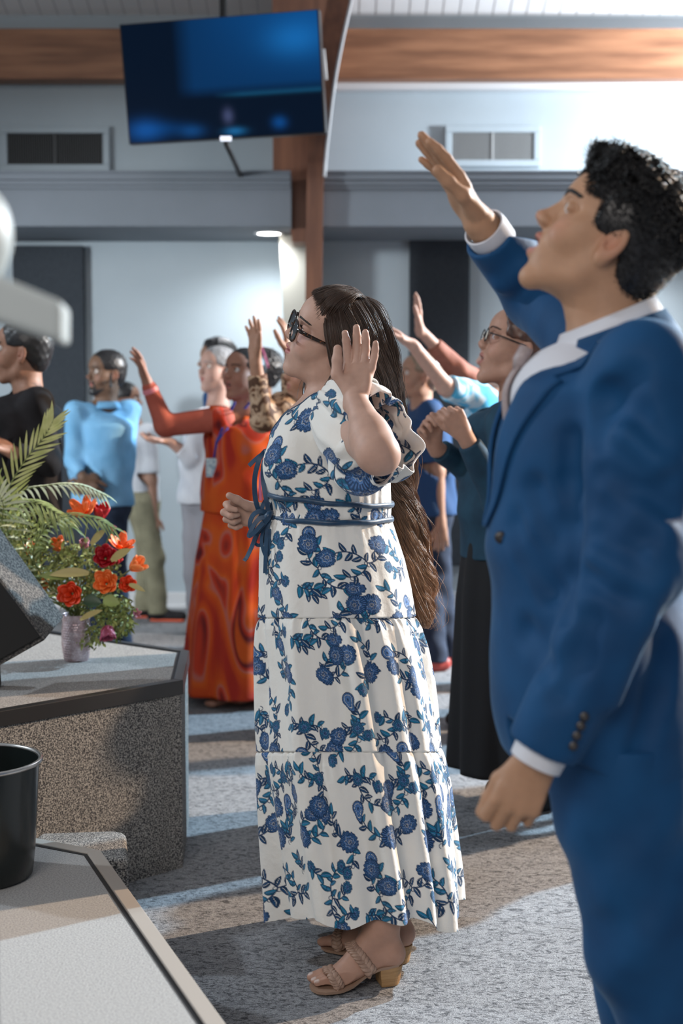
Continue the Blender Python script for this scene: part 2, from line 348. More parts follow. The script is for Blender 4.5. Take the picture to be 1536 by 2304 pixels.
def room():
    S = lambda o: tag(o, kind='structure')
    YW_, XL, XR = 9.70, -7.0, 9.0
    S(MB().box((1, 4.2, -.05), (XR-XL, 11.2, .1)).build('floor', M_CARPET))
    S(MB().box(((XL+XR)/2, YW_+.06, 1.30), (XR-XL, .12, 2.6)).build('wall_back', M_WALL))
    zt = 3.95; S(MB().box(((XL+XR)/2, YW_+.06, 3.32), (XR-XL, .12, 1.44)).build('wall_upper', M_WALL))
    S(MB().box((XL-.06, 4.6, 2.6), (.12, 10.4, 5.4)).build('wall_left', M_WALL)); S(MB().box((XR+.06, 4.6, 2.6), (.12, 10.4, 5.4)).build('wall_right', M_WALL))
    sl = .30; y0, y1 = YW_+.1, 2.2; c = MB(); c.hull8([V(XL, y0, zt), V(XR, y0, zt), V(XR, y1, zt+sl*(y0-y1)), V(XL, y1, zt+sl*(y0-y1)), V(XL, y0, zt+.1), V(XR, y0, zt+.1), V(XR, y1, zt+.1+sl*(y0-y1)), V(XL, y1, zt+.1+sl*(y0-y1))]); S(c.build('ceiling', M_PLANK))
    # soffit with its crown, both sides of the post
    zs, zc = 2.49, 2.72; yf = 8.86; xa, xb = at(655, 450, yf)[0], at(724, 450, yf)[0]
    k = 1
    for (x0, x1) in ((XL, xa), (xb, XR)):
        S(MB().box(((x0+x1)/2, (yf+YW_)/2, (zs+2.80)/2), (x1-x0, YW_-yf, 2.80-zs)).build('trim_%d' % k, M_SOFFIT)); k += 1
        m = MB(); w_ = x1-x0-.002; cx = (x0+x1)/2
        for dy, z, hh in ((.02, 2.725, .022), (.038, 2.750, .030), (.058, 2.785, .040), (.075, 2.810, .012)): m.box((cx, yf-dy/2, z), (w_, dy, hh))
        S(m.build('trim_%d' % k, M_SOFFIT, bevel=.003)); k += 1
    # beams and their lit trim under the ceiling
    zb0, zb1 = at(1000, 178, 9.5)[2], at(1000, 64, 9.5)[2]
    xm = at(735, 120, 9.5)[0]
    for (x0, x1) in ((XL, xm), (xm, XR)):
        S(MB().box(((x0+x1)/2, 9.58, (zb0+zb1)/2), (x1-x0, .17, zb1-zb0)).build('trim_%d' % k, M_WOOD, bevel=.006)); k += 1
    S(MB().box(((xm+XR)/2, 9.64, zb0-.022), (XR-xm, .09, .044)).build('trim_%d' % k, M_TRIMW, bevel=.004)); k += 1
    # curved laminated arch rising from the post
    pts = [at(706, 1380, 8.86), at(706, 800, 8.86), at(706, 650, 8.84), at(708, 480, 8.82), at(711, 380, 8.80), at(717, 300, 8.74), at(729, 190, 8.62), at(745, 95, 8.50), at(764, 0, 8.34), at(796, -150, 8.0), at(850, -400, 7.3), at(905, -640, 6.5)]
    pts[0][2] = 0.0; p = resample(pts, 60); v = []
    for i, q in enumerate(p):
        t = i/59; w2 = .050+.045*max(0, t-.35); dd = .20+.16*t; v += [q+V(-w2, -.10, 0), q+V(w2, -.10, 0), q+V(w2, -.10+dd, .0), q+V(-w2, -.10+dd, 0)]
    f = [(i*4+a, i*4+(a+1) % 4, i*4+4+(a+1) % 4, i*4+4+a) for i in range(59) for a in range(4)]+[(3, 2, 1, 0), (236, 237, 238, 239)]
    m = MB(); m.add(v, f); S(m.build('trim_%d' % k, M_WOODV, smooth=True, auto=30)); k += 1
    e = MB(); e.tube([v[4*i+1]+V(.006, -.002, 0) for i in range(20, 60)], .010, 8); S(e.build('trim_%d' % k, M_TRIMW, smooth=True)); k += 1
    # dark wood haunch behind the arch, deepened to the wall to shade the left
    m = MB(); a, b_, c_, d_ = at(612, 300, 9.0), at(700, 300, 9.0), at(700, 540, 9.0), at(662, 540, 9.0); a2 = at(614, 395, 9.0)
    q = [at(612, -70, 9.0), at(745, -70, 9.0), at(722, 150, 9.0), at(700, 300, 9.0), at(700, 545, 9.0), at(657, 545, 9.0), at(648, 470, 9.0), at(614, 395, 9.0)]; n = len(q)
    m.add([x for x in q]+[V(x[0], 9.695, x[2]) for x in q], [tuple(range(n)), tuple(range(n, 2*n))[::-1]]+[(i, n+i, n+(i+1) % n, (i+1) % n) for i in range(n)]); S(m.build('trim_%d' % k, M_WOODV)); k += 1
    # beige casing below it
    m = MB(); q = [at(628, 548, 9.25), at(694, 548, 9.25), at(694, 1340, 9.25), at(668, 1340, 9.25)]; q[2][2] = q[3][2] = 0; q[0][2] = q[1][2] = 2.488; m.hull8(q+[x+V(0, .44, 0) for x in q]); S(m.build('trim_%d' % k, M_BEIGE)); k += 1
    # baseboard
    m = MB().box(((XL+XR)/2, YW_-.012, .055), (XR-XL, .024, .11)); m.box(((XL+XR)/2, YW_-.018, .012), (XR-XL, .036, .024)); S(m.build('baseboard_back', M_TRIMW, bevel=.003))
    # acoustic panels
    for (x0, x1, yt, lb, nm) in ((28, 188, 553, 'dark slate fabric wall panel at the left, behind the man in black', 0), (921, 1056, 538, 'dark slate fabric wall panel right of the wooden post, behind the raised arms', 1)):
        a = at(x0, yt, 9.64); b_ = at(x1, yt, 9.64); z1 = a[2]; o = MB().box(((a[0]+b_[0])/2, 9.655, (z1+.30)/2), (b_[0]-a[0], .06, z1-.30)).build('acoustic_panel', M_PANEL, bevel=.008); tag(o, lb, 'wall panel', 'dark acoustic panels on the back wall')
    # vents
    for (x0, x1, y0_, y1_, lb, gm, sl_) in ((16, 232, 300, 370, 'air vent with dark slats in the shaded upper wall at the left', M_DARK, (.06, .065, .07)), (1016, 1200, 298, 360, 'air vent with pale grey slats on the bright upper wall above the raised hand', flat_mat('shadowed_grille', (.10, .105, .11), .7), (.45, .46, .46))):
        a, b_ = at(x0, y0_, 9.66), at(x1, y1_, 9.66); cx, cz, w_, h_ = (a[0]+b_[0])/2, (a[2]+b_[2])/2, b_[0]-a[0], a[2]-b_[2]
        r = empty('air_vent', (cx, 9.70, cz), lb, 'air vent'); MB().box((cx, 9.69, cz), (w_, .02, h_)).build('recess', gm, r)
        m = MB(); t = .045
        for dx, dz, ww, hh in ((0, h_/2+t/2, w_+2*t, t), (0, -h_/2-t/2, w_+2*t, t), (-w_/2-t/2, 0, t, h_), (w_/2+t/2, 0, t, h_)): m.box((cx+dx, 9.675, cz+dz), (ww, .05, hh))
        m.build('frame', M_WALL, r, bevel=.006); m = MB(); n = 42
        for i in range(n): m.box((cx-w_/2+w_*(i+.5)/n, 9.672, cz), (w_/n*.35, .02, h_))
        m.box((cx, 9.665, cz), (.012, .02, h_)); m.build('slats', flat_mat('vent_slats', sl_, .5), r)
    # recessed downlights in the soffit
    for x, y, lb in ((605, 524, 'round recessed downlight glowing in the soffit left of the wooden post'), (1448, 522, 'round recessed downlight in the soffit behind the suited man')):
        p = fl(x, y, 2.489); r = empty('downlight', (p[0], p[1], 2.49), lb, 'ceiling light', 'recessed soffit lights')
        m = MB(); m.lathe((p[0], p[1], 2.482), [(.075, 0), (.095, .0), (.097, .006), (.075, .008)], 40, cap=False); m.build('ring', M_TRIMW, r, smooth=True)
        em, nt, b = new_mat('lamp_glow'); setin(b, Base_Color=(1, 1, 1), Emission_Color=(1, .97, .93), Emission_Strength=14.0); m = MB(); m.lathe((p[0], p[1], 2.484), [(.074, 0), (.074, .004)], 40); m.build('diffuser', em, r)
        spot('downlight_lamp', (p[0], p[1], 2.47), (p[0]-.05, p[1]+.12, 0.9), 75, (.93, .97, 1.0), 150, .9, .05)
room()
# ------------------------------------------------------------------ stage platforms and what stands on them
def speck(name, c1, c2, c3, scale):
    m, nt, b = new_mat(name); N = nt.nodes.new; L = nt.links.new; tc = N('ShaderNodeTexCoord'); no = N('ShaderNodeTexNoise'); no.inputs['Scale'].default_value = scale; no.inputs['Detail'].default_value = 3; L(tc.outputs['Object'], no.inputs[0])
    cr = N('ShaderNodeValToRGB'); e = cr.color_ramp.elements; e[0].position = .40; e[0].color = c1+(1,); e[1].position = .60; e[1].color = c3+(1,); q = e.new(.5); q.color = c2+(1,); L(no.outputs[0], cr.inputs[0]); L(cr.outputs[0], b.inputs['Base Color'])
    bp = N('ShaderNodeBump'); bp.inputs['Strength'].default_value = .35; bp.inputs['Distance'].default_value = .0015; L(no.outputs[0], bp.inputs['Height']); L(bp.outputs[0], b.inputs['Normal']); setin(b, Roughness=.95, Specular_IOR_Level=.15); return m
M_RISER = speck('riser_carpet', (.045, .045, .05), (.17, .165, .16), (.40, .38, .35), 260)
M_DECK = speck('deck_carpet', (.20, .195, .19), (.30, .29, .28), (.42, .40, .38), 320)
M_NOSE = flat_mat('bronze_edge_strip', (.032, .030, .030), .32, Metallic=.35)
M_NOSE2 = flat_mat('tan_edge_strip', (.40, .36, .32), .42)
M_RUB = flat_mat('black_rubber', (.012, .012, .013), .5)
H1, H2 = .573, .35
def inset(poly, d):
    n = len(poly); out = []; ar = sum(poly[i][0]*poly[(i+1) % n][1]-poly[(i+1) % n][0]*poly[i][1] for i in range(n)); sg = 1 if ar > 0 else -1
    for i in range(n):
        p0, p1, p2 = [np.array(poly[k % n][:2]) for k in (i-1, i, i+1)]; e1 = nrm(p1-p0); e2 = nrm(p2-p1); n1 = V(-e1[1], e1[0])*sg; n2 = V(-e2[1], e2[0])*sg; b = n1+n2; out.append(p1+b/(b@n1+1e-9)*d)
    return out
def platform(name, poly, h, label, deck, riser, nose, wn, hn, line=True):
    c = np.mean([p[:2] for p in poly], 0); r = empty(name, (c[0], c[1], 0), label, 'stage')
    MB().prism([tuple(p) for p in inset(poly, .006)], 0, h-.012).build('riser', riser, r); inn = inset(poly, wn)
    MB().prism([tuple(p) for p in inset(poly, wn+.008)], h-.014, h).build('deck', deck, r)
    n = len(poly); m = MB(); inn2 = inset(poly, wn+.009)
    for i in range(n):
        a, b, c_, d = poly[i][:2], poly[(i+1) % n][:2], inn[(i+1) % n], inn[i]; q = [V(a[0], a[1], h+.004), V(b[0], b[1], h+.004), V(c_[0], c_[1], h+.005), V(d[0], d[1], h+.005)]; m.hull8(q+[V(x[0], x[1], h-hn) if k < 2 else V(x[0], x[1], h-.012) for k, x in enumerate(q)])
    m.build('edge_strip', nose, r, bevel=.002)
    m = MB()
    for i in range(n): a, b, c_, d = inn[i], inn[(i+1) % n], inn2[(i+1) % n], inn2[i]; q = [V(x[0], x[1], h+.0015) for x in (a, b, c_, d)]; m.hull8(q+[x-V(0, 0, .010) for x in q])
    m.build('joint', M_RUB, r); return r
def stage():
    A_, B_, C_ = fl(412, 1533, H1), fl(426, 1466, H1), fl(226, 1437, H1); L_ = fl(0, 1652, H1); d = nrm((L_-A_)[:2]); E = A_[:2]+d*1.75; bd = nrm((C_-B_)[:2]); D = C_[:2]+bd*1.6
    platform('stage_platform', [A_[:2], B_[:2], C_[:2], D, E+V(-.5, .2)], H1, 'tall carpeted stage platform with a dark edge strip, holding the flowers and the speaker', M_DECK, M_RISER, M_NOSE, .030, .040)
    P, Q, R_ = fl(226, 1916, H2), fl(505, 2304, H2), fl(88, 1890, H2); dd = nrm((Q-P)[:2]); bq = nrm((R_-P)[:2])
    nr = V(-d[1], d[0]); nr = nr if nr[0] > 0 else -nr; tb = ((A_[:2]+nr*.02-P[:2])@nr)/(bq@nr); K = P[:2]+bq*tb; lowp = [P[:2], K, K+d*1.35, K+d*1.35+V(.2, -.6), P[:2]+dd*2.2]
    platform('stage_platform', lowp, H2, 'low pale carpeted platform with a tan edge strip in the bottom left corner', M_DECK2, M_RISER, M_NOSE2, .034, .02)
    Ec = fl(290, 1868, .27); poly = [Ec[:2]+V(0, 0)]; po = []
    for i in range(9):
        a = math.radians(100-i*11.5); po.append(Ec[:2]+V(-.05, -.05)+V(math.cos(a), math.sin(a))*.05)
    po += [Ec[:2]+V(.035, -.24), Ec[:2]+V(-.26, -.24), Ec[:2]+V(-.23, -.02)]
    tag(MB().prism([tuple(p) for p in po], 0, .27).build('carpeted_step', M_RISER, bevel=.012, seg=3), 'small round cornered carpeted step between the two platforms', 'step')
    # bin
    c = V(at(-52, 1985, 3.12)[0], 3.12, H2); r = empty('waste_bin', c, 'glossy black round waste bin with a silver rim on the low platform', 'waste bin')
    m = MB(); m.lathe(c, [(.118, .002), (.124, .006), (.130, .06), (.143, .262), (.139, .262), (.126, .06), (.118, .012)], 72); m.build('bucket', flat_mat('glossy_black', (.010, .014, .014), .22), r, smooth=True, auto=50)
    m = MB(); m.tube([c+V(.145*math.cos(t), .145*math.sin(t), .263) for t in np.linspace(0, 2*math.pi, 73)], [(.0055, .0055)]*73, 10, cap=False); m.build('rim', flat_mat('silver_rim', (.62, .60, .58), .25, Metallic=.9), r, smooth=True)
    # floor wedge loudspeaker
    P1, P2, P3 = at(145, 1388, 4.28), at(102, 1440, 4.08), at(-18, 1508, 4.02); P1b = at(-150, 978, 4.34); e1 = P1b-P1; e2 = P2-P1; e3 = (P3-P2)*1.0
    r = empty('stage_speaker', V(P3[0]-.1, 4.2, H1), 'tilted black stage speaker with carpet covered cabinet at the left edge', 'loudspeaker')
    MB().hull8([P1, P2, P3, P1+e3, P1+e1, P2+e1, P3+e1, P1+e1+e3]).build('cabinet', speck('cabinet_felt', (.05, .05, .052), (.10, .095, .09), (.17, .16, .15), 160), r, bevel=.006)
    nf = nrm(np.cross(e1, e3)); nf = nf if nf[1] < 0 else -nf; o = nf*.006; s1, s3 = e1*.93, e3*.92; q0 = P2+e1*.02+e3*.04+o
    m = MB(); m.hull8([q0, q0+s1, q0+s1+s3, q0+s3, q0+o, q0+s1+o, q0+s1+s3+o, q0+s3+o]); m.build('grille', flat_mat('speaker_grille', (.006, .006, .006), .7), r, bevel=.004)
    fo = P3+e1*.04+V(.0, .08, -.0); m = MB(); m.lathe((fo[0]-.02, fo[1]+.03, H1+.0), [(.030, 0), (.034, .01), (.030, .095)], 24); m.build('foot', M_RUB, r, smooth=True, auto=50)
    # pale equipment close to the camera at the left edge
    r = empty('equipment_housing', at(-60, 1200, 1.34)*V(1, 1, 0)+V(0, 0, H2), 'pale grey boxy equipment head, cut off by the left edge of the photo', 'equipment')
    g = flat_mat('pale_grey_plastic', (.42, .46, .46), .5); f4 = [at(-110, 575, 1.30), at(141, 678, 1.30), at(140, 772, 1.30), at(-110, 690, 1.30)]
    m = MB(); m.hull8(f4+[x+V(-.012, .10, 0) for x in f4]); m.build('box', g, r, bevel=.006, seg=3)
    G = SDF(at(-140, 640, 1.25)-V(.02, .05, .02), at(60, 380, 1.45)+V(.03, .1, .03), .003); G.ell(at(-45, 525, 1.35), (.030, .040, .045), None, .01); G.cap(at(-45, 600, 1.35), at(-45, 540, 1.35), .018, None, .01); link('head', G.mesh(), g, r)
    b = at(-70, 650, 1.36); m = MB(); m.lathe((b[0], b[1], H2+.005), [(.014, 0), (.014, b[2]-H2)], 20); m.lathe((b[0], b[1], H2+.005), [(.13, 0), (.13, .012), (.02, .03)], 30); m.build('pole', M_RUB, r, smooth=True, auto=40)
M_DECK2 = speck('pale_deck_carpet', (.31, .305, .30), (.385, .38, .37), (.45, .44, .43), 260)
def tv():
    q = [(268, 55, 8.05), (717, 20, 7.80), (733, 299, 7.80), (290, 325, 8.05)]; c = [at(*p) for p in q]
    r = empty('television', sum(c)/4, 'large flat television showing a dim blue picture, hung under the ceiling', 'television')
    ex = nrm(c[1]-c[0]); ez = nrm(c[0]-c[3]); nb = nrm(np.cross(ex, ez)); nb = nb if nb[1] > 0 else -nb
    m = MB(); m.hull8([c[0], c[1], c[2], c[3]]+[x+nb*.05 for x in c]); m.build('casing', flat_mat('television_black', (.008, .009, .012), .3), r, bevel=.004)
    n, mm = 90, 54; v, col = [], []; rg = np.random.default_rng(3)
    sm = lambda x, a, b: float(np.clip((x-a)/(b-a), 0, 1))
    for j in range(mm+1):
        for i in range(n+1):
            s, t = i/n, j/mm; p = (c[0]*(1-s)+c[1]*s)*(1-t)+(c[3]*(1-s)+c[2]*s)*t; u = .018; p = (p-sum(c)/4)*(1-u)+sum(c)/4-nb*.003; v.append(p)
            k = sm(s, .26, .36)*sm(.66-t, 0, .10); base = V(.001, .006, .018)
            colr = base+k*V(.0015, .045, .16)*(.55+.8*sm(s, .35, .95)*sm(.55-t, -.1, .5))+k*V(.004, .07, .20)*math.exp(-((s-.88)**2/.02+(t-.22)**2/.02))
            colr = colr+V(.004, .05, .10)*math.exp(-((t-.645)/.018)**2)*sm(s, .45, .60)
            for (bs, bt, rs, rt, cc) in ((.08, .90, .09, .09, V(.004, .06, .24)), (.33, .93, .06, .05, V(.003, .04, .14)), (.55, .95, .05, .03, V(.01, .12, .30)), (.78, .90, .035, .05, V(.002, .05, .2)), (.52, .82, .025, .06, V(.05, .06, .13)), (.2, .9, .12, .06, V(0, .02, .08))): colr = colr+cc*math.exp(-((s-bs)/rs)**2-((t-bt)/rt)**2)
            col.append(colr)
    Q = [(j*(n+1)+i, (j+1)*(n+1)+i, (j+1)*(n+1)+i+1, j*(n+1)+i+1) for j in range(mm) for i in range(n)]
    m_, nt, b = new_mat('lit_screen'); N = nt.nodes.new; a = N('ShaderNodeAttribute'); a.attribute_name = 'pig'; nt.links.new(a.outputs['Color'], b.inputs['Emission Color']); setin(b, Base_Color=(.004, .004, .005), Emission_Strength=1.0, Roughness=.5, Specular_IOR_Level=.02)
    link('screen', mesh_np(v, Q, attrs={'pig': np.array(col)}), m_, r)
    m = MB(); ce = sum(c)/4; top = V(ce[0], ce[1]+.12, 4.40); m.tube([ce+nb*.06, ce+nb*.14, V(ce[0], ce[1]+.16, ce[2]+.25), top], .022, 10); m.build('ceiling_mount', M_RUB, r, smooth=True)
    m = MB(); m.tube([at(508, 322, 7.98), at(540, 394, 8.80)], .014, 8); m.build('strut', M_RUB, r, smooth=True)
    m = MB(); m.box(at(508, 312, 7.86), (.06, .012, .024)); e2, nt, b = new_mat('indicator'); setin(b, Emission_Color=(.8, .85, 1), Emission_Strength=1.2); m.build('indicator_light', e2, r)
    m = MB(); p = [at(725, 112, 7.80), at(731, 180, 7.80)]; m.tube([p[0]+V(.005, -.01, 0), p[1]+V(.005, -.01, 0)], .010, 8); m.build('side_light', M_TRIMW, r, smooth=True)
stage(); tv()
# ------------------------------------------------------------------ people: shared anatomy
def basis(f, u):
    f = nrm(f); u = np.asarray(u, float); u = nrm(u-f*(u@f)); l = np.cross(u, f); return np.stack([f, l, u], 1)
def rot(axis, deg):
    return np.array(Matrix.Rotation(math.radians(deg), 3, Vector(axis)))
class Head:
    'local axes: x forward, y to the person\'s left, z up; origin between the ears'
    def __init__(s, o, B, sc=1.0, mouth=0.0, fem=0.0, chub=0.0, mk=1.0):
        s.o, s.B, s.sc, s.mouth, s.fem, s.chub, s.mk = np.asarray(o, float), B, sc, mouth, fem, chub, mk
    def w(s, x, y, z): return s.o+s.B@(np.array([x, y, z])*s.sc)
    def loc(s, P): return ((P-s.o)@s.B)/s.sc
    def build(s, G, detail=True, ears=(1, -1)):
        c, B, w = s.sc, s.B, s.w
        E = lambda p, r, k=.01, R=None, sub=False: G.ell(w(*p), np.array(r)*c, B if R is None else B@R, k*c, sub)
        C = lambda a, b, ra, rb, k=.01, sub=False: G.cap(w(*a), w(*b), ra*c, rb*c, k*c, sub)
        ch = s.chub; mo = s.mouth; fe = s.fem
        E((-.004, 0, .055), (.094, .074, .076), .01); E((-.022, 0, .045), (.080, .073, .075), .02)
        E((.038, 0, .058), (.060, .060, .058), .02)                        # forehead
        E((.038, 0, -.012), (.052, .055+ch*.008, .062), .02)                # mid face
        for y in (1, -1):
            C((.0, y*.050, -.030), (.012, y*.046, -.062), .015+ch*.006, .013+ch*.006, .02)    # jaw ramus
            C((.014, y*.044, -.064+ch*.0), (.068, y*.012, -.088-mo*.010), .014+ch*.009, .013+ch*.003, .025)
            E((.055, y*.036, -.022), (.030+ch*.004, .024+ch*.004, .026+ch*.006), .022)          # cheek
            E((.040, y*.049, .002), (.024, .015, .018), .026)                                    # cheek bone
        E((.040, 0, -.068), (.046, .036+ch*.010, .028+ch*.010), .02)
        E((.0745, 0, -.089-mo*.010), (.0165, .019, .0155), .014)             # chin
        E((.073, 0, -.046), (.025, .029, .025), .016)                        # mouth mound
        C((.081, -.026, .045), (.081, .026, .045), .0115-.003*s.fem, .0115-.003*s.fem, .014)   # brow ridge
        for y in (1, -1): E((.098, y*.033, .024), (.020, .0165, .0125), .010, sub=True); E((.094, y*.047, .022), (.026, .013, .012), .012, sub=True)
        if detail:
            for y in (1, -1):
                E((.0765, y*.0315, .0245), (.0135, .0145, .0118), .003)       # lids over the eyeball
                E((.0905, y*.0315, .0235), (.0065, .0125, .0046), .0020, sub=True)
        # nose
        C((.082, 0, .030), (.092, 0, -.010), .0105, .0125, .008)
        C((.088, 0, .036), (.1085-fe*.004, 0, -.001), .0066, .0080, .010); E((.1125-fe*.005, 0, -.0065), (.0100, .0102, .0096), .007)
        for y in (1, -1):
            E((.1025-fe*.003, y*.0125, -.0115), (.0105, .0062, .0074), .006)
            if detail: E((.1065, y*.0062, -.0185), (.0050, .0034, .0036), .002, sub=True)
        C((.095, 0, -.018), (.1060, 0, -.016), .006, .005, .006)
        # lips
        g = mo*.011
        C((.0965, -.0045, -.037+g*.1), (.0965, .0045, -.037+g*.1), .0060, .0060, .005)
        for y in (1, -1):
            C((.0975, y*.003, -.0375+g*.1), (.0835, y*.0235, -.0425-g*.3), .0056*s.mk, .0030, .005)
            C((.0945, y*.003, -.0495-g*1.2), (.0825, y*.0215, -.0445-g*.5), .0066*s.mk, .0030, .006)
        E((.101, 0, -.0432-g*.5), (.017, .0235, .0012+g*.62), .0016, sub=True)
        if mo > .3:
            E((.088, 0, -.0432-g*.5), (.014, .017, g*.75), .001, sub=True)
            E((.083, 0, -.0405), (.0085, .016, .0035), .0005)                # upper teeth row
        for y in ears:                                                       # ears
            Re = rot((0, 0, 1), -y*22)@rot((0, 1, 0), -8)
            E((-.010, y*.080, .004), (.0185, .0065, .031), .003, Re); E((-.005, y*.075, -.020), (.010, .007, .013), .006)
            E((-.006, y*.0865, .008), (.0105, .0065, .0190), .003, Re, True); E((-.003, y*.084, -.004), (.006, .008, .008), .002, None, True)
            E((.006, y*.077, -.003), (.0035, .005, .007), .003)
    def pig(s, P, base, lip=(.48, .17, .15), blush=.5):
        q = s.loc(P); base = np.asarray(base, float)
        out = np.tile(base, (len(P), 1)) if base.ndim == 1 else base.copy()
        def blend(mask, col): out[:] = out*(1-mask[:, None])+np.asarray(col)[None, :]*mask[:, None]
        g = s.mouth*.011
        z0 = -.0432-g*.5
        rr = np.sqrt((q[:, 1]/.0235)**2+((q[:, 2]-z0)/(.0105+g*1.0))**2); f = np.clip((1.0-rr)/.18, 0, 1)*(q[:, 0] > .077)*(q[:, 0] < .125)
        blend(f*.85, lip)
        if s.mouth > .3:
            t = (np.abs(q[:, 2]+.0405) < .0038)*(np.abs(q[:, 1]) < .0165)*(q[:, 0] > .076)*(q[:, 0] < .0925); blend(t.astype(float)*.95, (.75, .72, .66))
            t = (q[:, 2] < -.0442)*(q[:, 2] > -.0442-g*1.3)*(np.abs(q[:, 1]) < .015)*(q[:, 0] < .083)*(q[:, 0] > .06); blend(t.astype(float)*.9, (.16, .03, .03))
        for y in (1, -1):
            d = np.sqrt((q[:, 0]-.075)**2+(q[:, 1]-y*.042)**2+(q[:, 2]+.014)**2); blend(np.clip(1-d/.030, 0, 1)*.5*blush, (.62, .22, .17))
            d = np.sqrt((q[:, 0]+.008)**2+(q[:, 1]-y*.082)**2+(q[:, 2])**2); blend(np.clip(1-d/.034, 0, 1)*.6*blush, (.62, .20, .14))
        d = np.sqrt((q[:, 0]-.118)**2+q[:, 1]**2+(q[:, 2]+.01)**2); blend(np.clip(1-d/.018, 0, 1)*.45*blush, (.64, .22, .17))
        return out
    def eyes(s, parent, iris=(.09, .05, .03), look=(1, 0, .15)):
        c = s.sc
        for y in (1, -1):
            ctr = s.w(.0765, y*.0315, .0240); r = .0122*c; lk = nrm(s.B@np.array(look)); n, m = 24, 16
            Bk = basis(lk, s.B[:, 2]); v = []; col = []
            for j in range(m+1):
                th = math.pi*j/m*1.0
                for i in range(n):
                    ph = 2*math.pi*i/n; v.append(ctr+Bk@np.array([math.cos(th), math.sin(th)*math.cos(ph), math.sin(th)*math.sin(ph)])*r)
                    a = th/math.pi*180; col.append((.008, .006, .006) if a < 11 else (iris if a < 28 else (.74, .70, .68)))
            q = [(j*n+i, j*n+(i+1) % n, (j+1)*n+(i+1) % n, (j+1)*n+i) for j in range(m) for i in range(n)]
            o = link('eye', mesh_np(v, q, attrs={'pig': np.array(col)}), M_EYE, parent)
    def brows(s, parent, mat, G, th=.0036, arch=.006, n=60, z0=.0440):
        for y in (1, -1):
            mb = MB(); rg = random.Random(3); f = s.B[:, 0]
            for i in range(n):
                t = i/(n-1); yy = .011+t*.036; z = z0+arch*math.sin(t*2.4)-.004*t
                for k in range(4):
                    dz = (rg.random()-.5)*th*2*(1-.55*t)
                    a = G.hit(s.w(.13, y*yy, z+dz), -f, .10*s.sc); b = G.hit(s.w(.13, y*(yy+.006), z+dz*.6+.0015), -f, .10*s.sc)
                    if a is None or b is None: continue
                    mb.tube([a-f*.0005, (a+b)/2+f*.0011, b+f*.0004], [.0008, .0007, .0002], 4)
            mb.build('eyebrow', mat, parent, smooth=True)

def hand(G, wrist, d, n, side, size=1.0, curl=(20, 20, 20, 20), splay=(6, 2, -3, -9), thumb=(35, 25), r=1.0, k=.006, bend=(1., 1.1, .8), tips=None):
    '''d towards the fingers, n = way the palm faces, side = way of the thumb'''
    d = nrm(d); n = np.asarray(n, float); n = nrm(n-d*(n@d)); s = np.cross(n, d); s = s if s@np.asarray(side) > 0 else -s
    w = np.asarray(wrist, float); z = size; P = lambda a, b, c: w+(d*a+s*b+n*c)*z
    G.ecap(P(-.02, 0, 0), P(.018, 0, 0), (.027*z, .019*z), (.028*z, .017*z), s, .01)
    G.ecap(P(.018, 0, 0), P(.080, .001, 0), (.029*z, .0155*z), (.040*z, .0125*z), s, .012)
    G.ell(P(.035, .020, .008), (np.array([.024, .015, .013])*z), np.stack([d, s, n], 1), .010)     # thumb pad
    G.ell(P(.040, -.022, .006), (np.array([.026, .012, .011])*z), np.stack([d, s, n], 1), .010)
    res = []
    for i, (b, L, rr) in enumerate(((.029, .074, .0090), (.0095, .082, .0094), (-.0100, .076, .0089), (-.0285, .060, .0079))):
        a = P((.086, .091, .087, .078)[i], b, 0); cv = curl[i]; dv = rot(n, splay[i]*(1 if np.cross(n, d)@s > 0 else -1))@d; ax = np.cross(dv, n)
        pts = [a-dv*.02*z, a]; ang = 0; p = a
        for f, bb in zip((.46, .30, .24), bend):
            ang += cv*bb; q = rot(ax, ang)@dv; p = p+q*L*f*z; pts.append(p)
        rs = [rr*1.12*r*z, rr*1.08*r*z, rr*1.0*r*z, rr*.92*r*z, rr*.76*r*z]; G.path(pts, rs, k*.5*z)
        res.append((pts, q, ax))
    t1, t2 = thumb; a = P(.020, .020, .004); tv = nrm(d*math.cos(math.radians(t1))+s*math.sin(math.radians(t1))+n*.30)
    p1 = a+tv*.044*z; q2 = nrm(rot(n, (t2)*(1 if np.cross(n, s)@d > 0 else -1)*1.0)@tv); p2 = p1+q2*.034*z; p3 = p2+nrm(q2+d*.15)*.026*z
    G.path([a, p1, p2, p3], [.0135*z, .0118*r*z, .0106*r*z, .0088*r*z], k*z)
    res.append(([a, p1, p2, p3], q2, None))
    return res
def arm(G, sh, el, wr, r=(.048, .041, .036, .027), k=.02, side=None):
    sh, el, wr = map(np.asarray, (sh, el, wr)); m = el+(wr-el)*.28
    G.cap(sh, el, r[0], r[1], k); G.cap(el, m, r[1]*.97, r[2]*1.12, k); G.cap(m, wr, r[2]*1.12, r[3], k)
def leg(G, hp, kn, an, r=(.085, .058, .050, .036), k=.02):
    hp, kn, an = map(np.asarray, (hp, kn, an)); G.cap(hp, kn, r[0], r[1], k); G.cap(kn, kn+(an-kn)*.3, r[1]*.95, r[2]*1.1, k); G.cap(kn+(an-kn)*.3, an, r[2]*1.1, r[3], k)
ROLL = -20
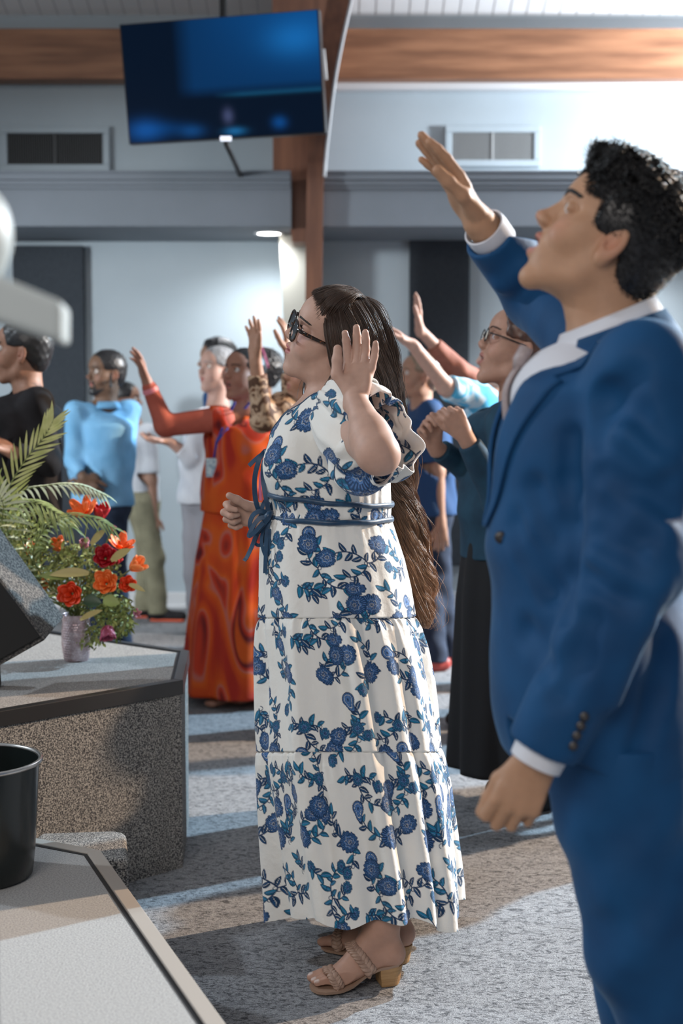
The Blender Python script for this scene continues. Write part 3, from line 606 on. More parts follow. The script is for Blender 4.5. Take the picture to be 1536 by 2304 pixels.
# ------------------------------------------------------------------ the woman in the printed dress
def woman():
    YW = 3.57; A = lambda x, y, Y=YW: at(x, y, Y)
    base = fl(840, 2160); base = V(base[0], YW, 0)
    root = empty('person', base, 'woman with long wavy hair and glasses in a white dress with blue flowers', 'person')
    # ---- head
    pt = math.radians(17); up0 = V(math.sin(pt), 0, math.cos(pt)); f0 = V(-math.cos(pt), 0, math.sin(pt)); f = rot(up0, 13)@f0; up = rot(f, ROLL)@up0
    B = basis(f, up); O = A(743, 773); H = Head(O, B, 1.0, mouth=.25, fem=1, chub=.75, mk=.85)
    up_lo = V(-.36, 3.0, 1.02); G = SDF(up_lo, V(.24, 3.86, 1.74), .0023)
    H.build(G)
    nb = A(745, 925); G.cap(H.w(-.018, 0, -.035), nb, .056, .064, .03); G.ell(H.w(.025, 0, -.062), (.045, .045, .03), B, .03)
    side = nrm(V(.17, -.985, 0)); fw = V(-.985, -.17, 0)
    # torso under the dress
    G.ecap(A(745, 1120), A(762, 975), (.145, .115), (.150, .100), side, .03)
    shN, shF = A(775, 952, 3.40), A(765, 945, 3.73)
    G.cap(nb, shN, .055, .050, .04); G.cap(nb, shF, .055, .050, .04); G.ell(A(690, 965), (.07, .12, .06), None, .05)
    # raised near arm
    el = A(848, 1018, 3.11); wr = A(800, 900, 3.22)
    G.cap(shN, el, .047, .046, .03); G.cap(el, el+(wr-el)*.35, .0435, .0415, .02); G.cap(el+(wr-el)*.30, wr, .0420, .0250, .02); G.ell(el+V(.012, 0, -.012), .033, None, .02)
    hand(G, wr+nrm(wr-el)*.004, A(814, 800, 3.26)-wr, V(-.28, -.95, -.05), V(-1, 0, 0), .98, curl=(15, 14, 17, 17), splay=(7, 1, -3, -12), thumb=(40, 38), r=1.14)
    # far arm, bent at the waist, fingers half closed
    elF = A(735, 1120, 3.80); wrF = A(606, 1160, 3.71)
    G.cap(shF, elF, .050, .044, .03); G.cap(elF, wrF, .042, .027, .02)
    hand(G, wrF, V(-1, -.06, .10), V(.0, -.93, -.37), V(0, 0, 1), 1.0, curl=(62, 78, 84, 80), splay=(2, 0, 0, -2), thumb=(14, -22), bend=(.55, 1.25, .9), r=1.03)
    # ---- legs and feet
    L = SDF(V(-.26, 3.25, -.005), V(.24, 3.86, 1.06), .0042)
    pel = A(742, 1200); L.ecap(pel, A(742, 1130), (.13, .10), (.13, .10), side, .03)
    Fd = SDF(V(-.16, 3.30, -.002), V(.22, 3.86, .33), .0021)
    feet = []
    for (toe, heel, ank, hipd, near) in ((fl(703, 2212, .022), fl(887, 2172, .078), fl(843, 2090, .135), -.085, 1), (fl(730, 2113, .022), fl(907, 2097, .078), fl(862, 2010, .135), .085, 0)):
        heel[1] = toe[1]+.055 if near else heel[1]; ank = heel+V(-.030, 0, .068)
        d = nrm(V(*(toe-heel)[:2], 0)); sd = V(-d[1], d[0], 0); kn = V(ank[0]+.02, ank[1]*.5+(YW+hipd)*.5, .50); hp = V(pel[0], YW+hipd, .92)
        leg(L, hp, kn, ank+V(.004, 0, .08), (.085, .048, .040, .040))
        for g in (Fd,):
            g.path([ank+V(.008, 0, .20), ank+V(.006, 0, .09), ank+V(.004, 0, .012)], [.046, .042, .036], .02)
            g.ell(heel+V(0, 0, -.008)+d*-.0, (.026, .025, .027), None, .02); g.cap(heel+V(-.004, 0, .004), ank+V(.006, 0, .03), .024, .030, .03)
            ball = toe-d*.055; ball[2] = .030
            g.ecap(heel+d*.01+V(0, 0, -.006), ball, (.026, .024), (.040, .018), sd, .022)
            g.cap(ank+d*.006+V(0, 0, -.008), ball+V(0, 0, .010)-d*.02, .031, .020, .03)
            for sg in (1, -1): g.ell(ank+sd*sg*.026+V(0, 0, -.004), (.013, .011, .013), None, .012)
            wid = nrm(sd if sd[1] < 0 else -sd); 
            for i, (off, ln, r) in enumerate(((-.027, .050, .0125), (-.006, .050, .0088), (.009, .046, .0083), (.022, .039, .0078), (.034, .030, .0074))):
                o2 = off*(1 if near else -1)*1.0
                a = ball+wid*o2*.9+d*.002; b = ball+wid*o2+d*ln; a[2] = .026; b[2] = .0225+r*.25
                m = (a+b)/2+V(0, 0, .006); g.path([a, m, b], [r*1.05, r, r*.95], .005); feet.append((b+d*r*.35+V(0, 0, r*.75), d, r))
        hb = heel
        # sandal
        s = MB(); n = 26; pts = []
        for i in range(n):
            t = i/(n-1); c = heel*(1-t)+toe*t; x = t*1.10-.075; c = heel+(toe-heel)*x
            zz = .0465 if x < .22 else (.0465+( .0065-.0465)*min(1, ((x-.22)/.42))**1 if x < .64 else .0065)
            zz = float(np.interp(x, [-.1, .2, .35, .55, .70, 1.1], [.0485, .0455, .035, .012, .006, .006])); wv = float(np.interp(x, [-.075, -.04, .1, .4, .7, .9, 1.0, 1.025], [.014, .026, .030, .031, .043, .042, .028, .012]))
            pts.append((c, zz, wv))
        vv = []; 
        for c, zz, wv in pts:
            for sg in (1, -1):
                vv += [V(c[0], c[1], zz+.007)+sd*sg*wv, V(c[0], c[1], zz)+sd*sg*(wv-.0015)]
        ff = []
        for i in range(n-1):
            a = i*4; b = a+4; ff += [(a, b, b+2, a+2), (a+1, a+3, b+3, b+1), (a, a+1, b+1, b), (a+2, b+2, b+3, a+3)]
        ff += [(0, 2, 3, 1), ((n-1)*4, (n-1)*4+1, (n-1)*4+3, (n-1)*4+2)]
        s.add(vv, ff); so = s.build('sandal', M_TAUPE, root, smooth=True, auto=40)
        hbk = MB(); c0 = heel+d*.006; w0, l0 = .027, .031
        def sec(z, wv, l, off):
            q = []
            for k in range(14):
                a = math.pi*k/13-math.pi/2; q.append(V(c0[0], c0[1], z)-d*(l*math.cos(a)*.9+off)+sd*wv*math.sin(a))
            return q+[V(c0[0], c0[1], z)+d*(l*1.05-off)+sd*wv, V(c0[0], c0[1], z)+d*(l*1.05-off)-sd*wv]
        q1, q2 = sec(.0015, .0255, .026, -.003), sec(.048, .0275, .033, .0); nq = len(q1)
        hbk.add(q1+q2, [tuple(range(nq))[::-1], tuple(range(nq, 2*nq))]+[(i, (i+1) % nq, nq+(i+1) % nq, nq+i) for i in range(nq)])
        hbk.build('heel', M_STACK, so, bevel=.0015)
        # braided straps laid over the foot
        for (x0, x1, zb, nm, ht) in ((.70, .80, .010, 'strap', .05), (.30, .52, .03, 'strap', .10)):
            arc = []
            for i in range(15):
                a = math.pi*(i/14); px = x0 if 0 else x0+(x1-x0)*math.sin(a)*0; q = heel+(toe-heel)*x0+(toe-heel)*(x1-x0)*(math.sin(a))
                out = wid*math.cos(a)*.062; start = V(q[0], q[1], zb)+out+V(0, 0, math.sin(a)*ht*1.15)
                cen = V(q[0]-out[0]*0, q[1], zb+.012+(.010 if ht > .06 else .002)); hit = Fd.hit(start, cen-start, .12)
                arc.append((hit if hit is not None else cen+out*.5)+nrm(start-cen)*.0035)
            arc = resample(arc, 72); T = np.gradient(arc, axis=0); T /= np.linalg.norm(T, axis=1, keepdims=True); cc = arc.mean(0)
            Nn = arc-(cc-V(0, 0, .02)); Nn -= T*(Nn*T).sum(1)[:, None]; Nn /= np.linalg.norm(Nn, axis=1, keepdims=True); Sd = np.cross(T, Nn)
            mb = MB(); W = .0085 if ht < .06 else .0105; tt = np.linspace(0, 1, 72)*(5.0 if ht < .06 else 6.5)
            for k in range(3):
                ph = k*2*math.pi/3; c = arc+Sd*(W*np.sin(tt*2*math.pi/1+ph))[:, None]+Nn*(.0024*np.sin(2*(tt*2*math.pi+ph)))[:, None]
                for i2 in range(1): mb.tube(list(c), [(.0036, .0068)]*72, 8, flat=Nn[0])
            mb.build(nm, M_BRAID, so, smooth=True)
    skin = V(.60, .375, .29)
    toes = feet
    def pig(P):
        out = H.pig(P, skin, lip=(.50, .17, .17), blush=.75)
        low = P[:, 2] < .35; out[low] = V(.50, .29, .21)
        for c, d, r in toes:
            q = P-c; dd = np.linalg.norm(q/np.array([.0075, .0058, .0045]), axis=1); m = np.clip((1.25-dd)/.3, 0, 1)[:, None]*.8; out = out*(1-m)+V(.74, .62, .58)*m
        return out
    Fd.cut(V(0, 0, .325), V(0, 0, 1), 0); L.cut(V(0, 0, .315), V(0, 0, -1), 0)
    link('body', joined([G, L, Fd], pig), M_SKIN, root)
    H.eyes(root, look=(1, 0, .05)); H.brows(root, M_DARK_BROW, G, th=.0028, arch=.005, z0=.046)
    # lashes
    for y in (1, -1):
        mb = MB()
        for i in range(16):
            yy = y*(.0315+(i/15-.5)*.022); p = G.hit(H.w(.12, yy, .0285), -B[:, 0], .08)
            if p is not None: mb.tube([p, p+B@V(.004, (i/15-.5)*y*.003, .0005), p+B@V(.007, (i/15-.5)*y*.006, .003)], [.0004, .0003, .0001], 4)
        mb.build('eyelash', M_BLACK_BROW, root, smooth=True)
    # ---- glasses
    mb = MB(); lens = MB(); gl_x = .1085
    def rim(y, k, off=0):
        a = 2*math.pi*k/40; ca, sa = math.cos(a), math.sin(a); p = 2.6
        rx = .0255*np.sign(ca)*abs(ca)**(2/p); rz = .0250*np.sign(sa)*abs(sa)**(2/p)
        return H.w(gl_x-.0016*((y*.034+rx*y*1)**2/.001)-.002, y*.0335+rx*(1), .0155+rz)
    for y in (1, -1):
        ring = [rim(y, k) for k in range(41)]
        mb.tube(ring, [(.0022, .0036)]*41, 8, flat=B[:, 0], cap=False)
        c = sum(ring[:40])/40; lens.add([c]+ring[:40], [(0, 1+(k+1) % 40, 1+k) for k in range(40)])
        a = H.w(gl_x-.006, y*.0605, .028); b = H.w(.062, y*.0735, .0235); c2 = H.w(.004, y*.0800, .018); d2 = H.w(-.018, y*.080, -.006)
        mb.tube([a, (a+b)/2+B[:, 1]*y*.004, b, (b+c2)/2, c2, d2], [(.0050, .0024), (.0052, .0022), (.0048, .002), (.004, .002), (.0035, .002), (.003, .002)], 8, flat=B[:, 2])
    mb.tube([H.w(gl_x-.001, .0085, .019), H.w(gl_x+.002, 0, .0215), H.w(gl_x-.001, -.0085, .019)], [(.0024, .0022)]*3, 8)
    go = mb.build('glasses', M_TORT, root, smooth=True); lens.build('lens', M_LENS, go, smooth=True)
    return root, H, G, B, dict(A=A, YW=YW, el=el, wr=wr, shN=shN, shF=shF, side=side, fw=fw, nb=nb, elF=elF, wrF=wrF)
M_TAUPE = flat_mat('taupe_leather', (.34, .22, .155), .5)
M_BRAID = noise_mat('braided_leather', (.33, .205, .15), (.42, .28, .21), 60, .55)
M_STACK = noise_mat('stacked_heel', (.33, .185, .075), (.45, .27, .12), 14, .5, stretch=(1, 1, 14))
M_TORT = noise_mat('tortoise_frame', (.012, .006, .004), (.14, .045, .014), 130, .16, contrast=(.56, .64))
def glass_mat(name, col=(1, 1, 1)):
    m = bpy.data.materials.new(name); m.use_nodes = True; nt = m.node_tree; nt.nodes.clear(); N = nt.nodes.new; L = nt.links.new
    o = N('ShaderNodeOutputMaterial'); t = N('ShaderNodeBsdfTransparent'); t.inputs[0].default_value = col+(1,); g = N('ShaderNodeBsdfGlossy'); g.inputs['Roughness'].default_value = .03
    fr = N('ShaderNodeFresnel'); fr.inputs[0].default_value = 1.5; mx = N('ShaderNodeMixShader'); L(fr.outputs[0], mx.inputs[0]); L(t.outputs[0], mx.inputs[1]); L(g.outputs[0], mx.inputs[2]); L(mx.outputs[0], o.inputs[0]); return m
M_LENS = glass_mat('spectacle_glass', (.93, .90, .97))
WROOT, WH, WG, WB, W = woman()
# ------------------------------------------------------------------ printed cotton: a repeating drawing of carnations, paisleys and leafy vines
class Print:
    CREAM = V(.80, .785, .74); NAVY = V(.010, .035, .095); BLUE = V(.020, .105, .27); TEAL = V(.012, .19, .33); PERI = V(.12, .22, .46)
    def __init__(s, size=.56, n=760):
        s.size, s.n = size, n; s.img = np.tile(s.CREAM, (n, n, 1)).astype(np.float32); s.rg = random.Random(11)
        s.draw()
    def put(s, c, R, fn):
        'fn(x, y) in metres -> (coverage, rgb)'
        n = s.n; px = s.size/n; m = int(R/px)+3; ci, cj = int(c[0]/px), int(c[1]/px)
        I = np.arange(ci-m, ci+m+1); J = np.arange(cj-m, cj+m+1); X, Y = np.meshgrid(I*px-c[0], J*px-c[1], indexing='ij')
        a, col = fn(X, Y); a = np.clip(a, 0, 1)[..., None]; ii, jj = np.ix_(I % n, J % n); s.img[ii, jj] = s.img[ii, jj]*(1-a)+col*a
    def carn(s, c, R, ang=0, small=False):
        e = .0008; ph = s.rg.random()*6; fan = 0 if small else s.rg.choice([.22, .38, .5]); sq = 1 if small else s.rg.choice([.72, .85, 1.0]); ca, sa = math.cos(ang), math.sin(ang)
        def fn(X, Y):
            x = X*ca+Y*sa+fan*R*.35; y = (-X*sa+Y*ca)/sq; r = np.hypot(x, y); t = np.arctan2(y, x); nf = 9 if small else 15
            jag = np.abs(np.cos(t*nf/2)); cut = np.exp(-((((t*2.5/np.pi)+ph) % 1-.5)/.055)**2)
            Ro = R*(1+.09*jag-.16*cut-.10*fan+fan*.55*np.cos(t)+.04*np.sin(3*t+ph)); col = np.zeros(X.shape+(3,))+s.NAVY
            q = r/Ro; st = np.cos(t*nf*2.2+ph+q*2)
            z = (q > (.34 if small else .58))*(q < .93)*(st > .15); col[z] = s.TEAL*.9 if small else s.BLUE
            z = (q > .66)*(q < .88)*(st > .72); col[z] = s.PERI*.9
            if not small:
                wv = q+.055*np.sin(t*8+ph)+.02*np.sin(t*17); z = (wv > .40)*(wv < .58); col[z] = s.BLUE*1.15; z = (wv > .54)*(wv < .58); col[z] = s.PERI; z = (wv > .44)*(wv < .475); col[z] = s.CREAM*.62
                z = (wv <= .36); col[z] = s.NAVY*1.4; z = np.abs(wv-.27) < .028; col[z] = s.PERI; z = np.abs(wv-.16) < .028; col[z] = s.CREAM*.6
            else:
                z = (np.cos(t*8+ph) > .4)*(q < .45)*(q > .1); col[z] = s.PERI
            return (Ro-r)/e+.5, col
        s.put(c, R*1.6, fn)
    def leaf(s, c, ang, L, W, teal=False):
        e = .0007; ca, sa = math.cos(ang), math.sin(ang); base = s.TEAL if teal else s.BLUE*.6
        def fn(X, Y):
            x = (X*ca+Y*sa)/L; y = (-X*sa+Y*ca); xx = np.clip(x, 0, 1); w = W*np.sqrt(xx+1e-6)*(1-xx)**.75*1.75; y = y-W*.25*np.sin(xx*3.1)
            d = w-np.abs(y)-np.maximum(np.maximum(-x, x-1), 0)*L*3
            col = np.zeros(X.shape+(3,))+s.NAVY; z = (d > .0017); col[z] = base; z = z*(y > 0); col[z] = base*.55
            z = (np.abs(y) < .0007)*(x > .12)*(x < .78)*(d > .001); col[z] = s.CREAM*.75 if not teal else s.PERI
            return d/e+.5, col
        s.put(c, L*1.1, fn)
    def stem(s, pts, wd=.0013):
        for a, b in zip(pts[:-1], pts[1:]):
            a = np.array(a); b = np.array(b); L = np.linalg.norm(b-a); c = (a+b)/2
            def fn(X, Y, a=a-c, b=b-c):
                ab = b-a; t = np.clip(((X-a[0])*ab[0]+(Y-a[1])*ab[1])/(ab@ab+1e-12), 0, 1); d = np.hypot(X-a[0]-t*ab[0], Y-a[1]-t*ab[1])
                return (wd-d)/.0007+.5, np.zeros(X.shape+(3,))+s.NAVY
            s.put(c, L/2+wd*2, fn)
    def paisley(s, c, ang, R):
        e = .0008; ca, sa = math.cos(ang), math.sin(ang)
        def fn(X, Y):
            x = X*ca+Y*sa; y = -X*sa+Y*ca; y = y-.35*R*np.clip(x/R, 0, 2)**2*.6; r = np.hypot(x, y); t = np.arctan2(y, x)
            Ro = R*(.72+.75*np.exp(-(t/.42)**2)); q = r/Ro; Rs = Ro*(1+.07*np.abs(np.sin(t*13)))
            col = np.zeros(X.shape+(3,))+s.NAVY; col[(q < .86)] = s.PERI; col[(q < .80)] = s.BLUE; col[(q < .66)] = s.CREAM*.85; col[(q < .60)] = s.BLUE
            z = (q < .52)*(np.sin(q*34+2*np.sin(t*4)) > 0); col[z] = s.PERI; col[(q < .16)] = s.NAVY
            return (Rs-r)/e+.5, col
        s.put(c, R*1.7, fn)
    def vine(s, p0, ang, L, bend, n=5, end='big', teal=False):
        pts = [np.array(p0, float)]; a = ang; k = 20
        for i in range(k): a += bend/k; pts.append(pts[-1]+np.array([math.cos(a), math.sin(a)])*L/k)
        s.stem(pts, .0017)
        for j in range(n):
            i = int((j+.6)/(n+.3)*k); p = pts[i]; d = pts[min(i+1, k)]-pts[max(i-1, 0)]; t = math.atan2(d[1], d[0]); sg = 1 if j % 2 else -1
            L_ = .021+.012*s.rg.random(); s.leaf(p, t+sg*(.75+.35*s.rg.random()), L_, .0085*L_/.026, teal or s.rg.random() < .4)
            if s.rg.random() < .6: s.curl(p, t-sg*.7)
        q = pts[-1]; t = math.atan2(*(pts[-1]-pts[-2])[::-1]); e = np.array([math.cos(t), math.sin(t)])
        if end == 'big': s.carn(q+e*.016, .0255, t)
        elif end == 'small': s.carn(q+e*.010, .0145, t, True)
        elif end == 'pais': s.paisley(q+e*.026, t+2.6, .025)
        else: s.leaf(q, t, .030, .010, True)
    def curl(s, p, ang):
        pts = []; 
        for i in range(9):
            a = ang+i*.45; pts.append((p[0] if not pts else pts[-1][0])+0); pts.pop()
            q = np.array(p, float) if not pts else pts[-1]+np.array([math.cos(a), math.sin(a)])*.0026; pts.append(q)
        s.stem(pts, .0009)
    def draw(s):
        S = s.size; u = S/4; k = 0; ends = ['big', 'big', 'pais', 'small', 'leaf', 'big', 'small', 'big', 'pais', 'leaf']
        for i in range(4):
            for j in range(4):
                c = np.array([(i+.5*(j % 2)+.25*s.rg.random())*u, (j+.2*s.rg.random())*u]); a = s.rg.random()*6.28
                s.vine(c, a, .085+.025*s.rg.random(), s.rg.choice([-1.5, 1.5, 1.9]), 7, ends[k % 10], k % 3 == 0)
                s.vine(c, a+2.3, .055+.02*s.rg.random(), s.rg.choice([-1.4, 1.4]), 5, ends[(k*3+1) % 10])
                if k % 2: s.vine(c, a+4.1, .040+.02*s.rg.random(), s.rg.choice([-1.2, 1.2]), 4, ends[(k*3+4) % 10])
                if k % 2 == 0: s.carn(c, .029, a)
                elif k % 4 == 1: s.carn(c, .016, a, True)
                k += 1
        for _ in range(60):
            p = np.array([s.rg.random()*S, s.rg.random()*S]); i, j = int(p[0]/S*s.n), int(p[1]/S*s.n)
            ii = np.arange(i-26, i+26) % s.n; jj = np.arange(j-26, j+26) % s.n
            if s.img[np.ix_(ii, jj)].mean() > .72:
                t = s.rg.random()*6.28
                if s.rg.random() < .45: s.carn(p, .0145, 0, True); s.vine(p, t, .035, 1.2, 3, 'leaf')
                else: s.vine(p, t, .04, 1.2, 5, 'leaf')
    def look(s, u, v):
        x = (np.asarray(u)/s.size*s.n) % s.n; y = (np.asarray(v)/s.size*s.n) % s.n
        i, j = np.floor(x).astype(int), np.floor(y).astype(int); fx, fy = (x-i)[:, None], (y-j)[:, None]; i1, j1 = (i+1) % s.n, (j+1) % s.n; i %= s.n; j %= s.n
        I = s.img; return (I[i, j]*(1-fx)+I[i1, j]*fx)*(1-fy)+(I[i, j1]*(1-fx)+I[i1, j1]*fx)*fy
PRINT = Print()
# ------------------------------------------------------------------ her dress: tiered skirt, bodice, puff sleeves, ties
def cotton():
    m, nt, b = new_mat('printed_cotton'); N = nt.nodes.new; L = nt.links.new
    a = N('ShaderNodeAttribute'); a.attribute_name = 'pig'; L(a.outputs['Color'], b.inputs['Base Color'])
    setin(b, Roughness=.82, Sheen_Weight=.15, Specular_IOR_Level=.25)
    tc = N('ShaderNodeTexCoord'); n2 = N('ShaderNodeTexNoise'); n2.inputs['Scale'].default_value = 26; n2.inputs['Detail'].default_value = 5; L(tc.outputs['Object'], n2.inputs[0])
    bp = N('ShaderNodeBump'); bp.inputs['Strength'].default_value = .35; bp.inputs['Distance'].default_value = .010; L(n2.outputs[0], bp.inputs['Height']); L(bp.outputs[0], b.inputs['Normal'])
    return m
M_COTTON = cotton()
M_RIB = noise_mat('navy_ribbon', (.006, .035, .085), (.012, .06, .13), 40, .42, sheen=.2)
def dress():
    A, YW = W['A'], W['YW']; root = WROOT
    # skirt outline taken at the body's own distance: row -> front x, back x
    rows = [(1150, 602, 878), (1172, 592, 884), (1210, 584, 896), (1260, 582, 912), (1320, 583, 926), (1391, 582, 938), (1402, 579, 944), (1460, 578, 962), (1540, 580, 978), (1620, 580, 990), (1688, 582, 998), (1700, 578, 1004), (1780, 584, 1022), (1880, 592, 1036), (1980, 602, 1050), (2048, 607, 1056)]
    ys = np.array([r[0] for r in rows], float); z_ = np.array([at(740, y, YW)[2] for y in ys]); xl = np.array([at(r[1], r[0], YW)[0] for r in rows]); xr = np.array([at(r[2], r[0], YW)[0] for r in rows])
    zt, zb = z_[0], z_[-1]; zs1, zs2 = at(740, 1391, YW)[2], at(740, 1692, YW)[2]
    nz, nt_ = 640, 1000; Z = np.linspace(zt, zb, nz); o = np.argsort(z_)
    cx = np.interp(Z, z_[o], ((xl+xr)/2)[o]); rx = np.interp(Z, z_[o], ((xr-xl)/2)[o])
    # angle 0 = back (+x); -90 deg = towards the camera. more samples on the near side
    s_ = np.linspace(0, 1, nt_, endpoint=False); th = 2*np.pi*s_; TH, ZZ = np.meshgrid(th, Z)
    tier = np.where(ZZ > zs1, 0, np.where(ZZ > zs2, 1, 2)); top = np.where(tier == 0, zt, np.where(tier == 1, zs1, zs2)); bot = np.where(tier == 0, zs1, np.where(tier == 1, zs2, zb))
    q = (top-ZZ)/(top-bot)
    rgw = np.random.default_rng(5); fold = np.zeros_like(TH); gath = np.zeros_like(TH)
    for T_ in range(3):
        m = tier == T_; f = np.zeros_like(TH); rgw = np.random.default_rng(5)
        for n, a in ((5, .5), (8, .8), (11, .9), (15, .6), (19, .35)):
            f += a*np.sin(n*TH+rgw.random()*6.28+.35*np.sin(2*TH+n)+.25*ZZ*n)
        rgw = np.random.default_rng(9+T_); g = sum(a*np.sin(n*TH+rgw.random()*6.28) for n, a in ((34, .6), (47, .8), (61, .6)))
        fold[m] = f[m]; gath[m] = g[m]
    fold = np.sign(fold)*np.abs(fold)**1.0
    amp = np.where(tier == 0, .0005+.0045*q, np.where(tier == 1, .0045+.005*np.sin(np.pi*q**.8)+.0015*q, .006+.0105*q))
    seam = np.exp(-q*9)*np.where(tier == 0, .0022, .0028)
    R_ = amp*fold+seam*gath+np.where(tier > 0, .006*np.minimum(q*12, 1)-.004, 0)-.004*np.exp(-((ZZ-zs1)/.0016)**2)-.004*np.exp(-((ZZ-zs2)/.0016)**2)
    # the deep fold that runs down from the middle of the second tier, and the lifted near hem
    for a0, wd, dp, z1 in ((-2.00, .10, .030, .80), (-2.22, .06, -.010, .8), (-.80, .07, .016, .85), (-1.25, .06, .008, .7)):
        fd = (TH-2*np.pi-a0+.15*(ZZ-.5)); fd = (fd+np.pi) % (2*np.pi)-np.pi; R_ -= dp*np.exp(-(fd/wd)**2)*np.clip((z1-ZZ)/.5, 0, 1)
    lat = np.where(ZZ > zs1, .16+.05*(zt-ZZ)/(zt-zs1), np.interp(ZZ, [zb, zs1], [.285, .21]))
    X = cx[:, None]+(rx[:, None]-.002-1.5*amp+R_)*np.cos(TH); Y = YW+(lat+R_)*np.sin(TH)
    low = np.clip((zs2-ZZ)/(zs2-zb), 0, 1)
    near = np.exp(-(((TH-2*np.pi+1.30+np.pi) % (2*np.pi)-np.pi)/.55)**2)
    lift = low**2*(.020*near-.015*np.cos(TH*2+.8)+.010*np.sin(5*TH+1)+.006*np.sin(11*TH))
    nf = np.clip((YW-Y)/.25, -1, 1); ZF = ZZ+lift; rel = np.where(Y < YW, 1.0-.55*low, .25); ZF = CAM_H+(ZF-CAM_H)*(1+(Y/YW-1)*rel)
    P = np.stack([X, Y, ZF], -1).reshape(-1, 3)
    i = np.arange(nz-1)[:, None]; j = np.arange(nt_)[None, :]; j1 = (j+1) % nt_
    Q = np.stack([i*nt_+j+0*i, (i+1)*nt_+j, (i+1)*nt_+j1, i*nt_+j1], -1).reshape(-1, 4)
    per = np.where(tier == 0, 1.12, np.where(tier == 1, 1.68, 1.96)); U = TH/(2*np.pi)*per*1.0+tier*.21; Vv = ZZ+tier*.13
    col = PRINT.look(U.ravel(), Vv.ravel())
    dr = link('dress', mesh_np(P, Q, attrs={'pig': col}), M_COTTON, root)
    so = dr.modifiers.new('cloth', 'SOLIDIFY'); so.thickness = .0015; so.offset = -1
    # ---- bodice
    side = W['side']; shN, shF, nb = W['shN'], W['shF'], W['nb']
    G = SDF(V(-.30, 3.2, 1.10), V(.22, 3.95, 1.50), .0024)
    G.ecap(A(740, 1172), A(746, 1080), (.166, .150), (.160, .143), side, .02)
    G.ecap(A(742, 1120), A(762, 965), (.158, .146), (.158, .110), side, .03)
    for sg in (1, -1): G.ell(A(668, 1050, YW-.078*sg), (.084, .088, .092), None, .045)
    G.cap(A(738, 918, YW-.03), shN+V(0, .01, .006), .058, .060, .04); G.cap(A(738, 918, YW+.03), shF+V(0, -.01, .006), .058, .060, .04); G.ell(A(695, 975), (.082, .13, .07), None, .06)
    G.cut(A(740, 1168), V(0, 0, -1), 0)
    def warp(X, Y, Z):
        t = np.clip((1.30-Z)/.14, 0, 1); a = np.arctan2(Y-YW, X-A(742, 1100)[0])
        return .0010*t**2*np.sin(a*40)+.0022*np.sin(Z*38+X*30)*np.sin(a*7)+.0*X
    G.warp(warp)
    # v neckline, open down to the bow
    a = A(610, 1000); b1, b2 = A(748, 880, YW-.085), A(712, 880, YW+.085)
    n0 = np.cross(b1-a, b2-a)
    def vcut(X, Y, Z):
        t = np.clip((Z-a[2])/(b1[2]-a[2]), 0, 1.4); hw = .012+.072*t; yc = YW-.01
        front = (X-(A(735, 900)[0]+.0))-.02+.10*np.clip(1-t, 0, 1)*0
        d = np.maximum(np.abs(Y-yc)-hw, a[2]-Z); return np.maximum(d, front).astype(np.float32)
    G.op(V(-.30, YW-.15, a[2]), V(A(745, 900)[0], YW+.15, 1.5), vcut, .004, True)
    G.cap(W['nb']+V(.0, 0, -.02), WH.w(-.04, 0, -.03), .066, .062, .006, True)
    P, Qd = G.mesh(raw=True); cxx = A(742, 1100)[0]; an = np.arctan2(P[:, 1]-YW, P[:, 0]-cxx); col = PRINT.look(an*.17+.07, P[:, 2]*1.0+.33)
    link('bodice', mesh_np(P, Qd, attrs={'pig': col}), M_COTTON, dr)
    # ---- puff sleeves: gathered at the shoulder, wide open round the elbow
    def sleeve(sh, axis_pts, rims, upv, seed, ph=0):
        n, m = 460, 300; t = np.linspace(0, 1, m); c = resample(axis_pts, m); r1 = np.interp(t, np.linspace(0, 1, len(rims)), [r[0] for r in rims]); r2 = np.interp(t, np.linspace(0, 1, len(rims)), [r[1] for r in rims])
        k = np.hanning(41); k /= k.sum(); pad = lambda r: np.convolve(np.pad(r, 20, mode='edge'), k, 'valid'); r1, r2 = pad(r1), pad(r2)
        T = np.gradient(c, axis=0); T /= np.linalg.norm(T, axis=1, keepdims=True); Aa = np.asarray(upv)-T*(T@np.asarray(upv))[:, None]; Aa /= np.linalg.norm(Aa, axis=1, keepdims=True); Bb = np.cross(T, Aa)
        a = np.linspace(0, 2*np.pi, n, endpoint=False); rg = np.random.default_rng(seed); w = np.zeros((m, n)); tt = t[:, None]
        for f, am in ((3, .010), (5, .010), (7, .009), (11, .006), (16, .003)): w += am*np.sin(f*a+rg.random()*6.28+tt*2.2*rg.random())*(.25+.9*tt)
        w += .004*np.sin(30*a)[None]*np.exp(-tt*5); w *= 1
        P = c[:, None]+Aa[:, None]*((r1[:, None]+w)*np.cos(a))[..., None]+Bb[:, None]*((r2[:, None]+w)*np.sin(a))[..., None]+T[:, None]*(.012*np.sin(4*a+1)*tt**3)[..., None]
        i = np.arange(m-1)[:, None]; j = np.arange(n)[None]; j1 = (j+1) % n; Qs = np.stack([i*n+j, i*n+j1, (i+1)*n+j1, (i+1)*n+j], -1).reshape(-1, 4)
        L_ = np.linalg.norm(np.diff(c, axis=0), axis=1).sum(); U = np.broadcast_to(a*.115+ph, (m, n)).ravel(); Vq = np.broadcast_to(tt*L_*1.15+ph*2, (m, n)).ravel()
        o = link('sleeve', mesh_np(P.reshape(-1, 3), Qs, attrs={'pig': PRINT.look(U, Vq)}), M_COTTON, dr)
        so = o.modifiers.new('cloth', 'SOLIDIFY'); so.thickness = .0016; so.offset = -1
        P = P[-1]; mb = MB(); mb.tube(list(P[::3])+[P[0]], .0022, 6, cap=False); mb.build('hem', M_WHITE_HEM, o, smooth=True)
